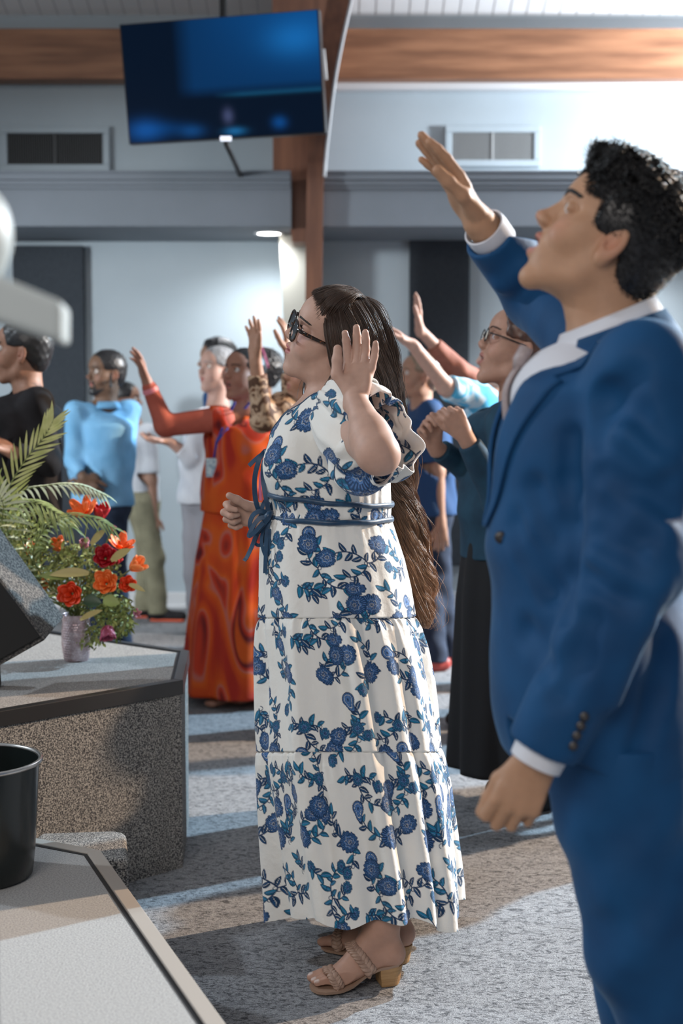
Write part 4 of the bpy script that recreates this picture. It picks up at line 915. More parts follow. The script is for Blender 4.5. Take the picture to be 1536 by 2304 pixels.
    sleeve(shN, [A(754, 915, 3.47), A(776, 930, 3.40), A(808, 966, 3.335), A(838, 990, 3.300), A(864, 972, 3.265)], [(.050, .055), (.085, .085), (.108, .098), (.120, .098), (.113, .086)], V(0, 0, 1), 3, .05)
    sleeve(shF, [A(758, 915, 3.66), A(752, 935, 3.72), A(748, 980, 3.77), A(745, 1040, 3.80)], [(.045, .045), (.075, .075), (.085, .085), (.075, .075)], V(1, 0, 0), 4, .19)
    # ---- navy ties round the waist
    def band(yp_front, yp_back, r):
        pts = []
        for k in range(97):
            a = 2*math.pi*k/96; t = (math.cos(a)+1)/2; z = at(740, yp_front+(yp_back-yp_front)*t, YW)[2]; zc = z
            x = A(740, 1130)[0]+.1515*math.cos(a)*1.0; y = YW+.163*math.sin(a)
            p = V(x, y, zc+.001*math.sin(a*9)); h = G.hit(p+nrm(V(p[0]-A(740, 1130)[0], p[1]-YW, 0))*.05, -nrm(V(p[0]-A(740, 1130)[0], p[1]-YW, 0)), .12)
            if h is None: h = p
            pts.append(h+nrm(V(p[0]-A(740, 1130)[0], p[1]-YW, 0))*.0045)
        mb = MB(); mb.tube(pts, [(r, r*.7)]*97, 10, flat=(0, 0, 1), cap=False); return mb.build('waist_tie', M_RIB, dr, smooth=True)
    band(1108, 1134, .0062); band(1160, 1166, .0066)
    # ---- bows and hanging ribbon ends at the front
    def ribbon(pts, w, face=(0, -1, 0), tw=0, mat=M_RIB, name='ribbon'):
        p = resample(pts, 40); T = np.gradient(p, axis=0); T /= np.linalg.norm(T, axis=1, keepdims=True); n0 = np.asarray(face, float); v = []; f = []
        for i in range(40):
            nn = rot(T[i], tw*i/39)@n0; s1 = nrm(np.cross(T[i], nn)); n2 = nrm(np.cross(s1, T[i]))*.0008
            v += [p[i]+s1*w+n2, p[i]-s1*w+n2, p[i]-s1*w-n2, p[i]+s1*w-n2]
        for i in range(39):
            for k in range(4): f.append((i*4+k, i*4+(k+1) % 4, i*4+4+(k+1) % 4, i*4+4+k))
        f += [(0, 3, 2, 1), (156, 157, 158, 159)]
        mb = MB(); mb.add(v, f); return mb.build(name, mat, dr, smooth=True, auto=40)
    Q_ = lambda x, y, d=0: A(x, y, YW-.05+d)
    # neck tie: two long tails from the knot under the neckline
    ribbon([Q_(606, 1018), Q_(596, 1016, -.01), Q_(583, 1035, -.02), Q_(573, 1075, -.02), Q_(574, 1120, -.015), Q_(582, 1150, -.01)], .0060)
    ribbon([Q_(608, 1020, -.01), Q_(594, 1040, -.03), Q_(592, 1080, -.03), Q_(600, 1130, -.035), Q_(608, 1165, -.03)], .0058, tw=12)
    ribbon([Q_(604, 1020, .01), Q_(590, 1022, .02), Q_(572, 1036, .02), Q_(560, 1048, .02)], .0060, (-.3, -.8, .5))
    ribbon([Q_(592, 1048, -.02), Q_(585, 1080, -.022), Q_(586, 1126, -.022)], .0032, mat=M_PINK, name='ribbon')
    for (x, y, sx, sz, tw) in ((604, 1022, 6, 9, 0),):
        mb = MB(); mb.tube([Q_(598, 1012, -.02), Q_(604, 1030, -.025), Q_(603, 1046, -.02)], [(.008, .005), (.010, .007), (.007, .004)], 10); mb.build('knot', M_RIB, dr, smooth=True)
    # waist bows
    for k, (pts, w, tw) in enumerate([
        ([(618, 1112), (604, 1118), (590, 1140), (588, 1165), (600, 1160), (612, 1140), (618, 1118)], .0055, 20),
        ([(616, 1116), (612, 1140), (602, 1170), (598, 1158), (606, 1130)], .0050, -20),
        ([(606, 1160), (588, 1150), (570, 1158), (562, 1180), (572, 1196), (590, 1182), (604, 1164)], .0060, 30),
        ([(604, 1162), (582, 1168), (566, 1190), (560, 1206), (574, 1196), (592, 1176)], .0055, 10),
        ([(604, 1164), (590, 1186), (578, 1206), (574, 1222), (586, 1226), (596, 1204), (606, 1170)], .0045, 50),
        ([(596, 1172), (580, 1196), (568, 1226), (556, 1252), (549, 1262)], .0058, 25),
        ([(602, 1168), (590, 1200), (589, 1225), (597, 1250), (604, 1240), (606, 1190)], .0042, 15),
        ([(606, 1168), (600, 1200), (598, 1240), (596, 1290)], .0052, 10),
        ([(600, 1155), (585, 1163), (575, 1178), (568, 1200)], .0060, 60)]):
        ribbon([Q_(x, y, -.012*(k % 4)-.004*i) for i, (x, y) in enumerate(pts)], w, (-.25, -.9, .2), tw)
    mb = MB(); mb.tube([Q_(610, 1150, -.03), Q_(602, 1162, -.04), Q_(600, 1176, -.03)], [(.007, .006), (.010, .009), (.007, .006)], 10); mb.build('knot', M_RIB, dr, smooth=True)
    # piping along the neckline
    for y0, sg in ((YW-.01, -1), (YW-.01, 1)):
        pts = []
        for t in np.linspace(.02, 1.1, 22):
            z = a[2]+(b1[2]-a[2])*t; y = y0+sg*(.0135+.072*t); h = G.hit(V(-.32, y, z), V(1, 0, 0), .5)
            if h is not None: pts.append(h+V(-.001, 0, 0))
        if len(pts) > 4: mb = MB(); mb.tube(pts, .0022, 6); mb.build('piping', M_RIB, dr, smooth=True)
    return dr
M_WHITE_HEM = flat_mat('cotton_hem', (.80, .785, .75), .8)
M_PINK = flat_mat('pink_ribbon', (.62, .16, .30), .6)
DRESS = dress()
# ------------------------------------------------------------------ her hair
def hair_w():
    H, A, YW = WH, W['A'], W['YW']; B = WB; rg = np.random.default_rng(2)
    S = SDF(H.o-V(.16, .13, .12), H.o+V(.16, .13, .17), .0026)
    S.ell(H.w(-.006, 0, .057), (.099, .0785, .081), B, .01); S.ell(H.w(-.022, 0, .045), (.086, .078, .080), B, .02); S.ell(H.w(-.05, 0, -.01), (.05, .066, .07), B, .03)
    S.cut(H.w(.070, 0, .108), B@nrm(V(.95, 0, -.52)), .012)
    S.cut(H.w(0, 0, -.06), B@V(0, 0, -1), .02)
    cap_o = link('hair', S.mesh(), M_BROWN_HAIR, WROOT)
    clip = A(806, 669, YW-.005); cl = H.loc(clip)
    c0 = V(-.006, 0, .057); rr = V(.094, .074, .078)
    def shell(p, off):
        q = (p-c0)/(rr+off); L = np.linalg.norm(q, axis=-1, keepdims=True); out = np.where(L < 1.0, q/np.maximum(L, 1e-6), q)*(rr+off)+c0; return out
    paths = []; M = 30
    # pulled back section: from the hairline over the crown to the clip
    n = 1500
    for k in range(n):
        s = rg.random(); y = -.061+.122*s; xh = .086-.028*abs(y/.066)**2.0+rg.normal(0, .0025); zh = .108-.050*abs(y/.066)**2.2+rg.normal(0, .0025)
        if rg.random() < .65: mv = rg.random()*.9; xh -= mv*.06; zh += mv*.012
        r = V(xh, y, zh); t = np.linspace(0, 1, M)[:, None]; e = V(cl[0], rg.normal(0, .004), cl[2]+rg.normal(0, .003)-.006)
        p = r*(1-t)+e*t; p = p+V(0, 0, .030)*np.sin(t*np.pi); off = -.001+.0095*np.minimum(1, t*5)+.006*np.sin(t*np.pi)+rg.random()*.003; q = shell(p, off)
        paths.append(q@B.T+H.o)
    top = np.stack(paths)
    allp = [(top, .0007)]
    P = lambda *a: [A(*x) for x in a]
    def add(pts, spread, n, seed, M=60, **kw): allp.append((bundle(pts, spread, n, M=M, seed=seed, **kw), .00075))
    lowt = [(905, 1130, 3.73), (916, 1215, 3.71), (928, 1300, 3.68), (945, 1400, 3.66)]
    # near side curtain from the parting, past the ear and behind the shoulder
    add(P((744, 694, 3.484), (750, 745, 3.464), (764, 810, 3.480), (790, 868, 3.53), (828, 935, 3.60), (872, 1035, 3.68), *lowt), [.006, .010, .012, .014, .02, .024, .026, .024, .012], 420, 1, wave=.018, freq=4)
    add(P((733, 698, 3.492), (737, 740, 3.472), (746, 790, 3.478), (762, 845, 3.50), (800, 920, 3.56), (868, 1035, 3.68), *lowt), [.006, .008, .008, .01, .016, .02, .024, .022, .012], 260, 21, wave=.010, freq=4)
    add(P((762, 690, 3.480), (772, 745, 3.460), (790, 815, 3.478), (826, 888, 3.56), (860, 970, 3.66), (885, 1060, 3.70), *lowt), [.008, .012, .014, .016, .022, .024, .026, .024, .014], 460, 2, wave=.021, freq=4.3)
    add(P((784, 686, 3.486), (802, 745, 3.466), (826, 815, 3.50), (852, 885, 3.58), (876, 970, 3.68), (892, 1060, 3.72), *lowt), [.008, .013, .016, .018, .022, .024, .028, .024, .014], 460, 3, wave=.021, freq=3.8)
    add(P((803, 680, 3.52), (832, 735, 3.505), (856, 805, 3.52), (874, 880, 3.60), (888, 970, 3.69), (898, 1060, 3.73), *lowt), [.008, .013, .017, .018, .022, .024, .028, .026, .014], 460, 4, wave=.021, freq=4.1)
    # tail falling from the clip
    add(P((808, 668, 3.565), (838, 700, 3.55), (864, 765, 3.55), (882, 850, 3.62), (897, 950, 3.70), (905, 1050, 3.74), (914, 1140, 3.74), (930, 1230, 3.72), (948, 1320, 3.69), (946, 1408, 3.66)), [.004, .010, .014, .017, .022, .024, .026, .028, .024, .008], 600, 5, M=80, wave=.024, freq=4.6, fly=.06)
    add(P((806, 666, 3.60), (836, 690, 3.62), (866, 760, 3.63), (880, 850, 3.66), (893, 950, 3.72), (900, 1060, 3.74), (905, 1150, 3.74), (915, 1250, 3.72), (930, 1330, 3.7), (935, 1390, 3.68)), [.006, .014, .02, .02, .024, .024, .024, .024, .022, .01], 500, 6, M=80, wave=.021, freq=5, fly=.05)
    add(P((900, 1075, 3.72), (925, 1150, 3.71), (948, 1230, 3.70), (958, 1300, 3.68), (962, 1360, 3.67), (950, 1412, 3.66)), [.014, .018, .017, .015, .012, .004], 360, 7, wave=.021, freq=3.4, fly=.10)
    for i, (x, y, Y) in enumerate(((772, 688, 3.495), (790, 685, 3.50), (806, 680, 3.525))):
        add(P((x, y, Y), (x+22, y+40, Y-.020), (x+40, y+90, Y-.022), (x+58, y+160, Y+.03), (x+76, y+250, Y+.13), (895, 1050, 3.73)), [.016, .018, .020, .02, .022, .024], 260, 40+i, wave=.006, jit=.0006)
    for i, (x, y, Y) in enumerate(((815, 676, 3.54), (812, 672, 3.56), (818, 672, 3.59))):
        add(P((x-6, y-4, Y), (x+26, y+26, Y-.012), (x+48, y+80, Y-.01), (x+62, y+150, Y+.02), (x+72, y+240, Y+.10), (900, 1050, 3.73)), [.006, .018, .020, .02, .022, .024], 320, 30+i, wave=.006, jit=.0008)
    # far side and loose locks
    add(P((752, 668, 3.66), (760, 740, 3.68), (765, 820, 3.68), (778, 900, 3.68)), [.01, .02, .02, .02], 200, 8, M=30)
    add(P((705, 760, 3.665), (694, 830, 3.665), (684, 872, 3.66), (686, 912, 3.64)), [.001, .003, .005, .005], 50, 9, M=30, fly=.1)
    add(P((700, 800, 3.665), (690, 850, 3.665), (682, 885, 3.66), (690, 915, 3.64)), [.001, .001, .001, .001], 14, 10, M=30)
    add(P((758, 820, 3.487), (742, 850, 3.482), (728, 880, 3.478), (727, 905, 3.478)), [.002, .003, .002, .001], 30, 11, M=30)
    add(P((742, 688, 3.503), (732, 705, 3.50), (729, 735, 3.492), (734, 765, 3.488)), [.001, .001, .001, .001], 8, 12, M=24)
    v, q, nn = [], [], 0
    for p, r in allp:
        a, b = strands(p, r); v.append(a); q.append(b+nn); nn += len(a)
    link('hair_strands', mesh_np(np.concatenate(v), np.concatenate(q)), M_BROWN_HAIR, cap_o)
    mb = MB(); mb.tube([clip+B@V(.006, 0, .004), clip+B@V(-.006, 0, -.002)], [(.010, .006), (.009, .005)], 12); mb.build('hair_clip', M_BLACK_BROW, cap_o, smooth=True)
def hair_grad():
    m, nt, b = new_mat('brown_hair'); N = nt.nodes.new; L = nt.links.new
    g = N('ShaderNodeNewGeometry'); sp = N('ShaderNodeSeparateXYZ'); L(g.outputs['Position'], sp.inputs[0])
    mr = N('ShaderNodeMapRange'); mr.inputs[1].default_value = 1.42; mr.inputs[2].default_value = .95; L(sp.outputs[2], mr.inputs[0])
    mx = N('ShaderNodeMix'); mx.data_type = 'RGBA'; L(mr.outputs[0], mx.inputs[0]); mx.inputs[6].default_value = (.070, .036, .022, 1); mx.inputs[7].default_value = (.46, .24, .125, 1)
    tc = N('ShaderNodeTexCoord'); no = N('ShaderNodeTexNoise'); no.inputs['Scale'].default_value = 90; L(tc.outputs['Object'], no.inputs[0])
    m2 = N('ShaderNodeMix'); m2.data_type = 'RGBA'; m2.blend_type = 'MULTIPLY'; m2.inputs[0].default_value = .45; L(mx.outputs[2], m2.inputs[6]); L(no.outputs[0], m2.inputs[7]); L(m2.outputs[2], b.inputs['Base Color'])
    setin(b, Roughness=.44, Specular_IOR_Level=.4, Sheen_Weight=.1); return m
M_BROWN_HAIR = hair_grad()
hair_w()
# ------------------------------------------------------------------ the man in the blue suit
def suit_mat(name, c1, c2, sheen=.35):
    m = noise_mat(name, c1, c2, scale=9, rough=.72, bump=.25, bscale=13, bdist=.012, contrast=(.3, .7), spec=.3, detail=2); b = m.node_tree.nodes['Principled BSDF']
    setin(b, Sheen_Weight=sheen, Sheen_Roughness=.35); b.inputs['Sheen Tint'].default_value = (.45, .75, 1, 1); return m
M_SUIT = suit_mat('blue_suit_wool', (.002, .043, .130), (.004, .066, .185), .14)
M_LINING = flat_mat('suit_edge', (.25, .30, .40), .6)
M_SHIRT = flat_mat('white_shirt', (.66, .68, .74), .75)
M_TIE = noise_mat('grey_tie', (.30, .24, .24), (.40, .33, .33), 200, .5, stretch=(1, 1, 2))
M_BTN = flat_mat('dark_button', (.02, .018, .02), .35)
def man():
    YM = 2.25; A = lambda x, y, Y=YM: at(x, y, Y)
    base = V(A(1690, 2300)[0], YM, 0)
    root = empty('person', base, 'man with short black hair in a blue suit, one arm raised, nearest on the right', 'person')
    pt = math.radians(33); up = V(math.sin(pt), 0, math.cos(pt)); f = rot(up, -4)@V(-math.cos(pt), 0, math.sin(pt)); B = basis(f, up)
    H = Head(A(1352, 562), B, .955, mouth=1.15, chub=.0)
    G = SDF(V(.10, 1.86, .70), V(.66, 2.82, 1.90), .0029)
    H.build(G)
    nb = A(1372, 770); G.cap(H.w(-.016, 0, -.03), nb, .060, .064, .03); G.ell(H.w(.035, 0, -.072), (.04, .036, .02), B, .025); G.ell(A(1300, 690), (.012, .014, .018), None, .02)
    side = V(0, -1, 0); shN, shF = A(1450, 835, 2.065), A(1335, 775, 2.44)
    G.ecap(A(1335, 1250), A(1350, 900), (.15, .105), (.145, .10), side, .03, endk=.4); G.cap(nb+V(0, 0, -.02), shN, .050, .034, .04); G.cap(nb+V(0, 0, -.02), shF, .050, .045, .04)
    # raised far arm
    elF, wrF = A(1216, 664, 2.66), A(1078, 500, 2.53)
    G.cap(shF, elF, .048, .042, .02); G.cap(elF, wrF, .040, .029, .02)
    hand(G, wrF, A(985, 350, 2.50)-wrF, V(-.86, -.30, -.45), V(.15, -1, .1), 1.06, curl=(6, 4, 5, 8), splay=(2, 0, -1, -3), thumb=(24, 18), r=1.02)
    # near arm hanging with the hand half closed
    elN, wrN = A(1425, 1270, 2.03), A(1212, 1700, 2.04)
    G.cap(shN, elN, .036, .040, .02); G.cap(elN, wrN, .042, .031, .02)
    hand(G, wrN, A(1170, 1790, 2.035)-wrN, V(.10, 1, .05), V(-1, 0, 0), .98, curl=(30, 38, 42, 48), splay=(3, 1, -1, -3), thumb=(22, 20), bend=(.9, 1.9, 1.2), r=1.04)
    # lower body (inside the trousers)
    L = SDF(V(.30, 1.95, .0), V(.75, 2.55, .86), .006)
    hipN, hipF = A(1375, 1640, 2.16), A(1375, 1640, 2.34); knN, knF = A(1458, 2110, 2.13), A(1450, 2110, 2.36); anN, anF = V(base[0]-.02, 2.12, .10), V(base[0]-.10, 2.38, .10)
    L.ecap(A(1370, 1620), A(1360, 1560), (.14, .10), (.14, .10), side, .03); leg(L, hipN, knN, anN); leg(L, hipF, knF, anF)
    G.cut(V(0, 0, .72), V(0, 0, -1), 0)
    skin = V(.50, .285, .175)
    pig = lambda P: H.pig(P, skin, lip=(.46, .17, .13), blush=.7)
    link('body', joined([G, L], pig), M_SKIN, root); H.eyes(root, iris=(.05, .03, .02), look=(1, 0, .05)); H.brows(root, M_BLACK_BROW, G, th=.0046, arch=.006, n=80, z0=.0435)
    # ---- shirt under the jacket
    S = SDF(V(.12, 1.98, 1.02), V(.62, 2.55, 1.60), .004)
    S.ecap(A(1322, 1250), A(1330, 890), (.165, .118), (.160, .120), side, .03, endk=.4); S.cap(nb+V(0, 0, -.03), shN+V(0, .06, -.02), .062, .045, .03); S.cap(nb+V(0, 0, -.03), shF-V(0, .06, .02), .062, .045, .03); S.ell(A(1280, 900), (.09, .13, .09), None, .03)
    S.cap(nb+V(0, 0, -.02), H.w(-.03, 0, -.03), .066, .064, .004, True)
    sh = link('shirt', S.mesh(), M_SHIRT, root)
    # collar: a folded band round the neck, higher at the back
    v = []; n = 96; cc = A(1366, 716)
    for i in range(n):
        a = .13+(2*math.pi-.26)*i/(n-1)-math.pi; ca, sa = math.cos(a), math.sin(a); fr = max(0, -ca)
        dist = abs(abs(a)-math.pi+.26); tip = math.exp(-((math.pi-abs(a)-.50)/.30)**2)
        zt = cc[2]+.030*ca+.004; zb = zt-.034-.052*fr**1.5-.020*tip; r1, r2 = 1.0, 1.22+.08*fr
        v += [V(cc[0]+.0725*ca, YM+.066*sa, zt), V(cc[0]+.0745*r2*ca+.002-.006*fr, YM+.068*r2*sa, zb)]
        for_mid = None
    f_ = [(2*i, 2*i+1, 2*i+3, 2*i+2) for i in range(n-1)]
    mb = MB(); mb.add(v, f_); co = mb.build('collar', M_SHIRT, sh, smooth=True); so = co.modifiers.new('cloth', 'SOLIDIFY'); so.thickness = .003; so.offset = 0
    # ---- jacket
    J = SDF(V(.10, 1.86, .40), V(.76, 2.82, 1.70), .0038)
    J.ecap(A(1322, 1560), A(1312, 1240), (.200, .150), (.190, .146), side, .04); J.ecap(A(1312, 1240), A(1340, 895), (.190, .146), (.186, .138), side, .04, endk=.42)
    J.ell(A(1255, 1010), (.095, .16, .12), None, .04); J.ell(A(1425, 960), (.085, .16, .13), None, .05)
    for s2 in (shN+V(0, .025, .004), shF+V(0, -.02, .004)): J.cap(nb+V(.022, 0, -.078), s2+V(0, 0, -.010), .066, .060, .05)
    J.cap(shN, elN, .076, .069, .03); J.cap(shN+V(.01, .02, -.05), shN+(elN-shN)*.5, .078, .072, .03)
    J.cap(elN, wrN+(elN-wrN)*.09, .069, .0545, .02); J.ell(elN+V(.018, 0, .01), .060, None, .03)
    J.cap(shF, elF, .072, .066, .03); J.cap(elF, wrF+(elF-wrF)*.12, .065, .0500, .025)
    J.ecap(A(1345, 1500), A(1378, 1780), (.205, .150), (.210, .160), side, .05)
    # cuffs cut square
    for w_, e_, q in ((wrN, elN, .085), (wrF, elF, .16)):
        dn = nrm(w_-e_); c = w_-dn*.010 if w_ is wrN else w_-dn*.035
        def cutf(X, Y, Z, c=c, dn=dn):
            d = (X-c[0])*dn[0]+(Y-c[1])*dn[1]+(Z-c[2])*dn[2]; rr = np.sqrt((X-c[0])**2+(Y-c[1])**2+(Z-c[2])**2); return np.maximum(-d, rr-.13).astype(np.float32)
        J.op(c-.13, c+.13, cutf, .003, True)
        J.cap(c-dn*.03, c+dn*.05, .044 if w_ is wrN else .041, None, .004, True)
    # rounded front quarters and hem
    hem = A(1390, 1700)
    J.cut(V(0, 0, hem[2]), V(.0, 0, -1), .01)
    def quarters(X, Y, Z):
        x0, z0 = A(1165, 1600)[0], A(1165, 1600)[2]; dx = np.maximum(x0-X, 0); dz = np.maximum(z0-Z, 0); d = .066-np.sqrt(dx*dx+dz*dz)+0*Y
        far = np.abs(Y-YM)-.17; return np.maximum(d, np.maximum(np.maximum(X-x0, Z-z0), far)).astype(np.float32)
    J.op(V(.10, YM-.2, .45), A(1165, 1600)+V(0, .2, 0), quarters, .008, True)
    # the V at the chest
    pb = A(1104, 1190); pk = A(1262, 760)
    def vee(X, Y, Z):
        t = np.clip((Z-pb[2])/(pk[2]-pb[2]), 0, 1.3); hw = .004+.108*t**.8; d = np.maximum(np.abs(Y-YM-.004)-hw, pb[2]-Z); return np.maximum(d, X-(pb[0]+.050+.150*t)).astype(np.float32)
    J.op(V(.08, YM-.15, pb[2]), V(A(1330, 800)[0], YM+.15, 1.62), vee, .003, True)
    J.cap(nb+V(.006, 0, -.05), H.w(-.035, 0, -.01), .080, .078, .006, True)
    # open front edge, and the vent at the back
    J.cap(pb+V(-.03, 0, 0), A(1075, 1640), .0035, .012, .008, True)
    # folds pressed into the cloth, following what shows on the near side
    def crease(pts, r=.010, dep=.004, k=.022, sub=True):
        P = []
        for x, y in pts:
            o = at(x, y, 1.6); d = nrm(at(x, y, 2.0)-o); h = J.hit(o, d, 1.1)
            if h is not None: P.append(h-d*(r-dep) if sub else h+d*(r-dep))
        for a, b in zip(P[:-1], P[1:]): J.cap(a, b, r, None, k, sub)
    for c in ([(1284, 985), (1282, 1080), (1280, 1180), (1283, 1290), (1268, 1380)],):
        crease(c, .014, .012, .02)
    for c in ([(1480, 1000), (1420, 930), (1350, 900)], [(1500, 1090), (1440, 1050), (1380, 1000)], [(1505, 1150), (1455, 1120), (1400, 1110), (1350, 1070)], [(1500, 1240), (1450, 1190), (1390, 1150), (1340, 1120)],
              [(1480, 1290), (1420, 1270), (1340, 1220)], [(1450, 1350), (1380, 1310), (1320, 1290)], [(1420, 850), (1370, 900), (1340, 980)], [(1330, 1400), (1300, 1480), (1260, 1560)],
              [(1200, 1100), (1230, 1200), (1235, 1320)], [(1150, 1180), (1180, 1260), (1240, 1330)], [(1180, 1420), (1220, 1500)], [(1440, 1690), (1480, 1560), (1500, 1450)]):
        crease(c, .014, .010, .03)
    for c in ([(1470, 1040), (1410, 985)], [(1490, 1200), (1430, 1165), (1370, 1110)], [(1470, 1320), (1400, 1290), (1350, 1250)], [(1485, 1255), (1440, 1400), (1375, 1570)], [(1180, 600), (1130, 640)]):
        crease(c, .012, .010, .03, False)
    jk = link('jacket', J.mesh(relax=2), M_SUIT, root)
    # lapels
    def lapel(sgn):
        rows = []; m = 40
        for i in range(m):
            t = i/(m-1); z = pb[2]+.004+(pk[2]-.016-pb[2])*t; tt = (z-pb[2])/(pk[2]-pb[2]); yi = .006+.109*tt**.8; w = .010+.066*math.sin(min(1, t*1.15)*math.pi*.5)
            if .80 < t < .865: w *= .60
            elif t >= .865: w *= .80
            row = []
            for j in range(9):
                y = YM+.004+sgn*(yi+w*j/8*.75); h = J.hit(V(.02, y, z), V(1, 0, 0), .6)
                row.append((h if h is not None else V(pb[0]+.15*tt, y, z))+V(-.007+.003*(j/8), 0, 0))
            rows.append(row)
        v = [p for r in rows for p in r]; f = [(i*9+j, i*9+j+1, (i+1)*9+j+1, (i+1)*9+j) for i in range(m-1) for j in range(8)]
        mb = MB(); mb.add(v, f); o = mb.build('lapel', M_SUIT, jk, smooth=True); s = o.modifiers.new('cloth', 'SOLIDIFY'); s.thickness = .006; s.offset = 0
        mb = MB(); mb.tube([r[8]+V(-.002, 0, 0) for r in rows], .0018, 5); 
    lapel(-1); lapel(1)
    # jacket collar round the back of the neck
    v = []; n = 60
    for i in range(n):
        a = -2.35+4.7*i/(n-1); ca, sa = math.cos(a), math.sin(a)
        zt = cc[2]+.020*ca-.006-.020*(1-ca)*.5; v += [V(cc[0]+.083*ca+.004, YM+.080*sa, zt), V(cc[0]+.100*ca+.008, YM+.100*sa, zt-.030), V(cc[0]+.112*ca+.008, YM+.118*sa, zt-.050)]
    f_ = [(3*i+k, 3*i+k+1, 3*i+k+4, 3*i+k+3) for i in range(n-1) for k in (0, 1)]
    mb = MB(); mb.add(v, f_); o = mb.build('jacket_collar', M_SUIT, jk, smooth=True); s = o.modifiers.new('cloth', 'SOLIDIFY'); s.thickness = .006; s.offset = 0
    # tie
    v = []; rows = 24
    for i in range(rows):
        t = i/(rows-1); z = pk[2]-.045-(pk[2]-.045-pb[2]-.02)*t; w = .018+.012*t; h = [S.hit(V(.02, YM+.004+k*w, z), V(1, 0, 0), .6) for k in (-1, 0, 1)]
        for k, q in zip((-1, 0, 1), h): v.append((q if q is not None else V(A(1200, 900)[0], YM+k*w, z))+V(-.006-.003*(k == 0), 0, 0))
    f_ = [(3*i+k, 3*i+k+1, 3*i+k+4, 3*i+k+3) for i in range(rows-1) for k in (0, 1)]
    mb = MB(); mb.add(v, f_); ti = mb.build('tie', M_TIE, root, smooth=True); s = ti.modifiers.new('cloth', 'SOLIDIFY'); s.thickness = .004; s.offset = 0
    mb = MB(); kz = v[1]; mb.tube([kz+V(.016, 0, .030), kz+V(.006, 0, .010), kz+V(.002, 0, -.006)], [(.020, .011), (.020, .012), (.014, .008)], 12, flat=(0, 1, 0)); mb.build('knot', M_TIE, ti, smooth=True)
    # shirt cuffs
    for w_, e_, r, o1 in ((wrN, elN, .040, -.004), (wrF, elF, .040, -.030)):
        dn = nrm(w_-e_); mb = MB(); c = w_+dn*o1; pr = [(r-.002, -.03), (r, 0.0), (r-.001, .016), (r-.004, .0165), (r-.006, -.02)]
        Rm = basis(np.cross(dn, V(0, 1, .1)), V(0, 1, 0)); z = dn; x = nrm(np.cross(z, V(0, 1, .2))); y = np.cross(z, x); mb.lathe(c, pr, 40, np.stack([x, y, z], 1), cap=False); mb.build('cuff', M_SHIRT, sh, smooth=True, auto=50)
    # buttons
    for x, y, n_ in ((1126, 1209, 1),):
        o = at(x, y, 1.6); d = nrm(at(x, y, 2.)-o); h = J.hit(o, d, 1.0); mb = MB(); z = -d; xx = nrm(np.cross(z, V(0, 0, 1))); yy = np.cross(z, xx); mb.lathe(h+z*.001, [(.009, 0), (.0095, .002), (.008, .004), (.002, .003)], 20, np.stack([xx, yy, z], 1)); mb.build('button', M_BTN, jk, smooth=True)
    for x, y in ((1289, 1678), (1297, 1655), (1306, 1633), (1314, 1612)):
        o = at(x, y, 1.6); d = nrm(at(x, y, 2.)-o); h = J.hit(o, d, 1.0)
        if h is not None: mb = MB(); z = -d; xx = nrm(np.cross(z, V(0, 0, 1))); yy = np.cross(z, xx); mb.lathe(h+z*.001, [(.0065, 0), (.007, .002), (.006, .0035), (.002, .003)], 16, np.stack([xx, yy, z], 1)); mb.build('button', M_BTN, jk, smooth=True)
    # ---- trousers and shoes
    T = SDF(V(.26, 1.92, .02), V(.80, 2.58, .90), .0048)
    T.ecap(hipN+V(0, .09, .02), hipN+V(0, .09, .10), (.19, .135), (.18, .135), side, .04)
    for hp, kn, an in ((hipN, knN, anN), (hipF, knF, anF)):
        T.cap(hp, kn, .118, .094, .03); T.cap(kn, an, .093, .088, .03)
    T.cut(V(0, 0, .06), V(0, 0, -1), .003)
    def tw(X, Y, Z): return .0035*np.sin((Z*2.2+X*1.6)*14+np.sin(Y*17)*1.5)+.0025*np.sin((Z*1.4-X*2.6)*22+2*np.sin(Z*9))
    T.warp(tw)
    link('trousers', T.mesh(relax=2), M_SUIT, root)
    for an in (anN, anF):
        Z_ = SDF(V(an[0]-.26, an[1]-.08, -.002), V(an[0]+.12, an[1]+.08, .14), .005); Z_.ecap(an+V(.03, 0, -.055), an+V(-.17, 0, -.065), (.036, .036), (.044, .026), V(0, 1, 0), .02); Z_.cap(an, an+V(0, 0, -.04), .045, .04, .03); Z_.cut(V(0, 0, .002), V(0, 0, -1), 0)
        link('shoe', Z_.mesh(), M_BTN, root)
    # ---- hair
    C = SDF(H.o-V(.18, .15, .14), H.o+V(.18, .15, .19), .003)
    C.ell(H.w(-.006, 0, .064), (.104, .080, .084), B, .01); C.ell(H.w(-.026, 0, .046), (.088, .079, .084), B, .02); C.ell(H.w(-.060, 0, -.015), (.044, .062, .062), B, .03)
    C.ell(H.w(.050, 0, .110), (.045, .058, .030), B, .02)
    C.cut(H.w(.069, 0, .080), B@nrm(V(1, 0, -.30)), .004)
    C.cut(H.w(.006, 0, -.01), B@nrm(V(.55, 0, -1)), .006) if 0 else None
    def face(X, Y, Z):
        q = [(X-H.o[0])*B[0, i]+(Y-H.o[1])*B[1, i]+(Z-H.o[2])*B[2, i] for i in range(3)]
        a = np.minimum(q[0]-.036, .052-q[2]); b = np.minimum(q[0]+.012, .010-q[2]); c = -.055-q[2]+0*q[0]; d = np.minimum(q[0]+.028, -.008-q[2]); return (-np.maximum(np.maximum(a, b), np.maximum(c, d))).astype(np.float32)
    C.F = -smin(-C.F, face(*C._grid(C.lo, C.lo+np.array(C.shape)*C.h)[1:]), .003)
    P, Qd = C.mesh(raw=True); cap_o = link('hair', mesh_np(P, Qd), M_BLACK_HAIR, root)
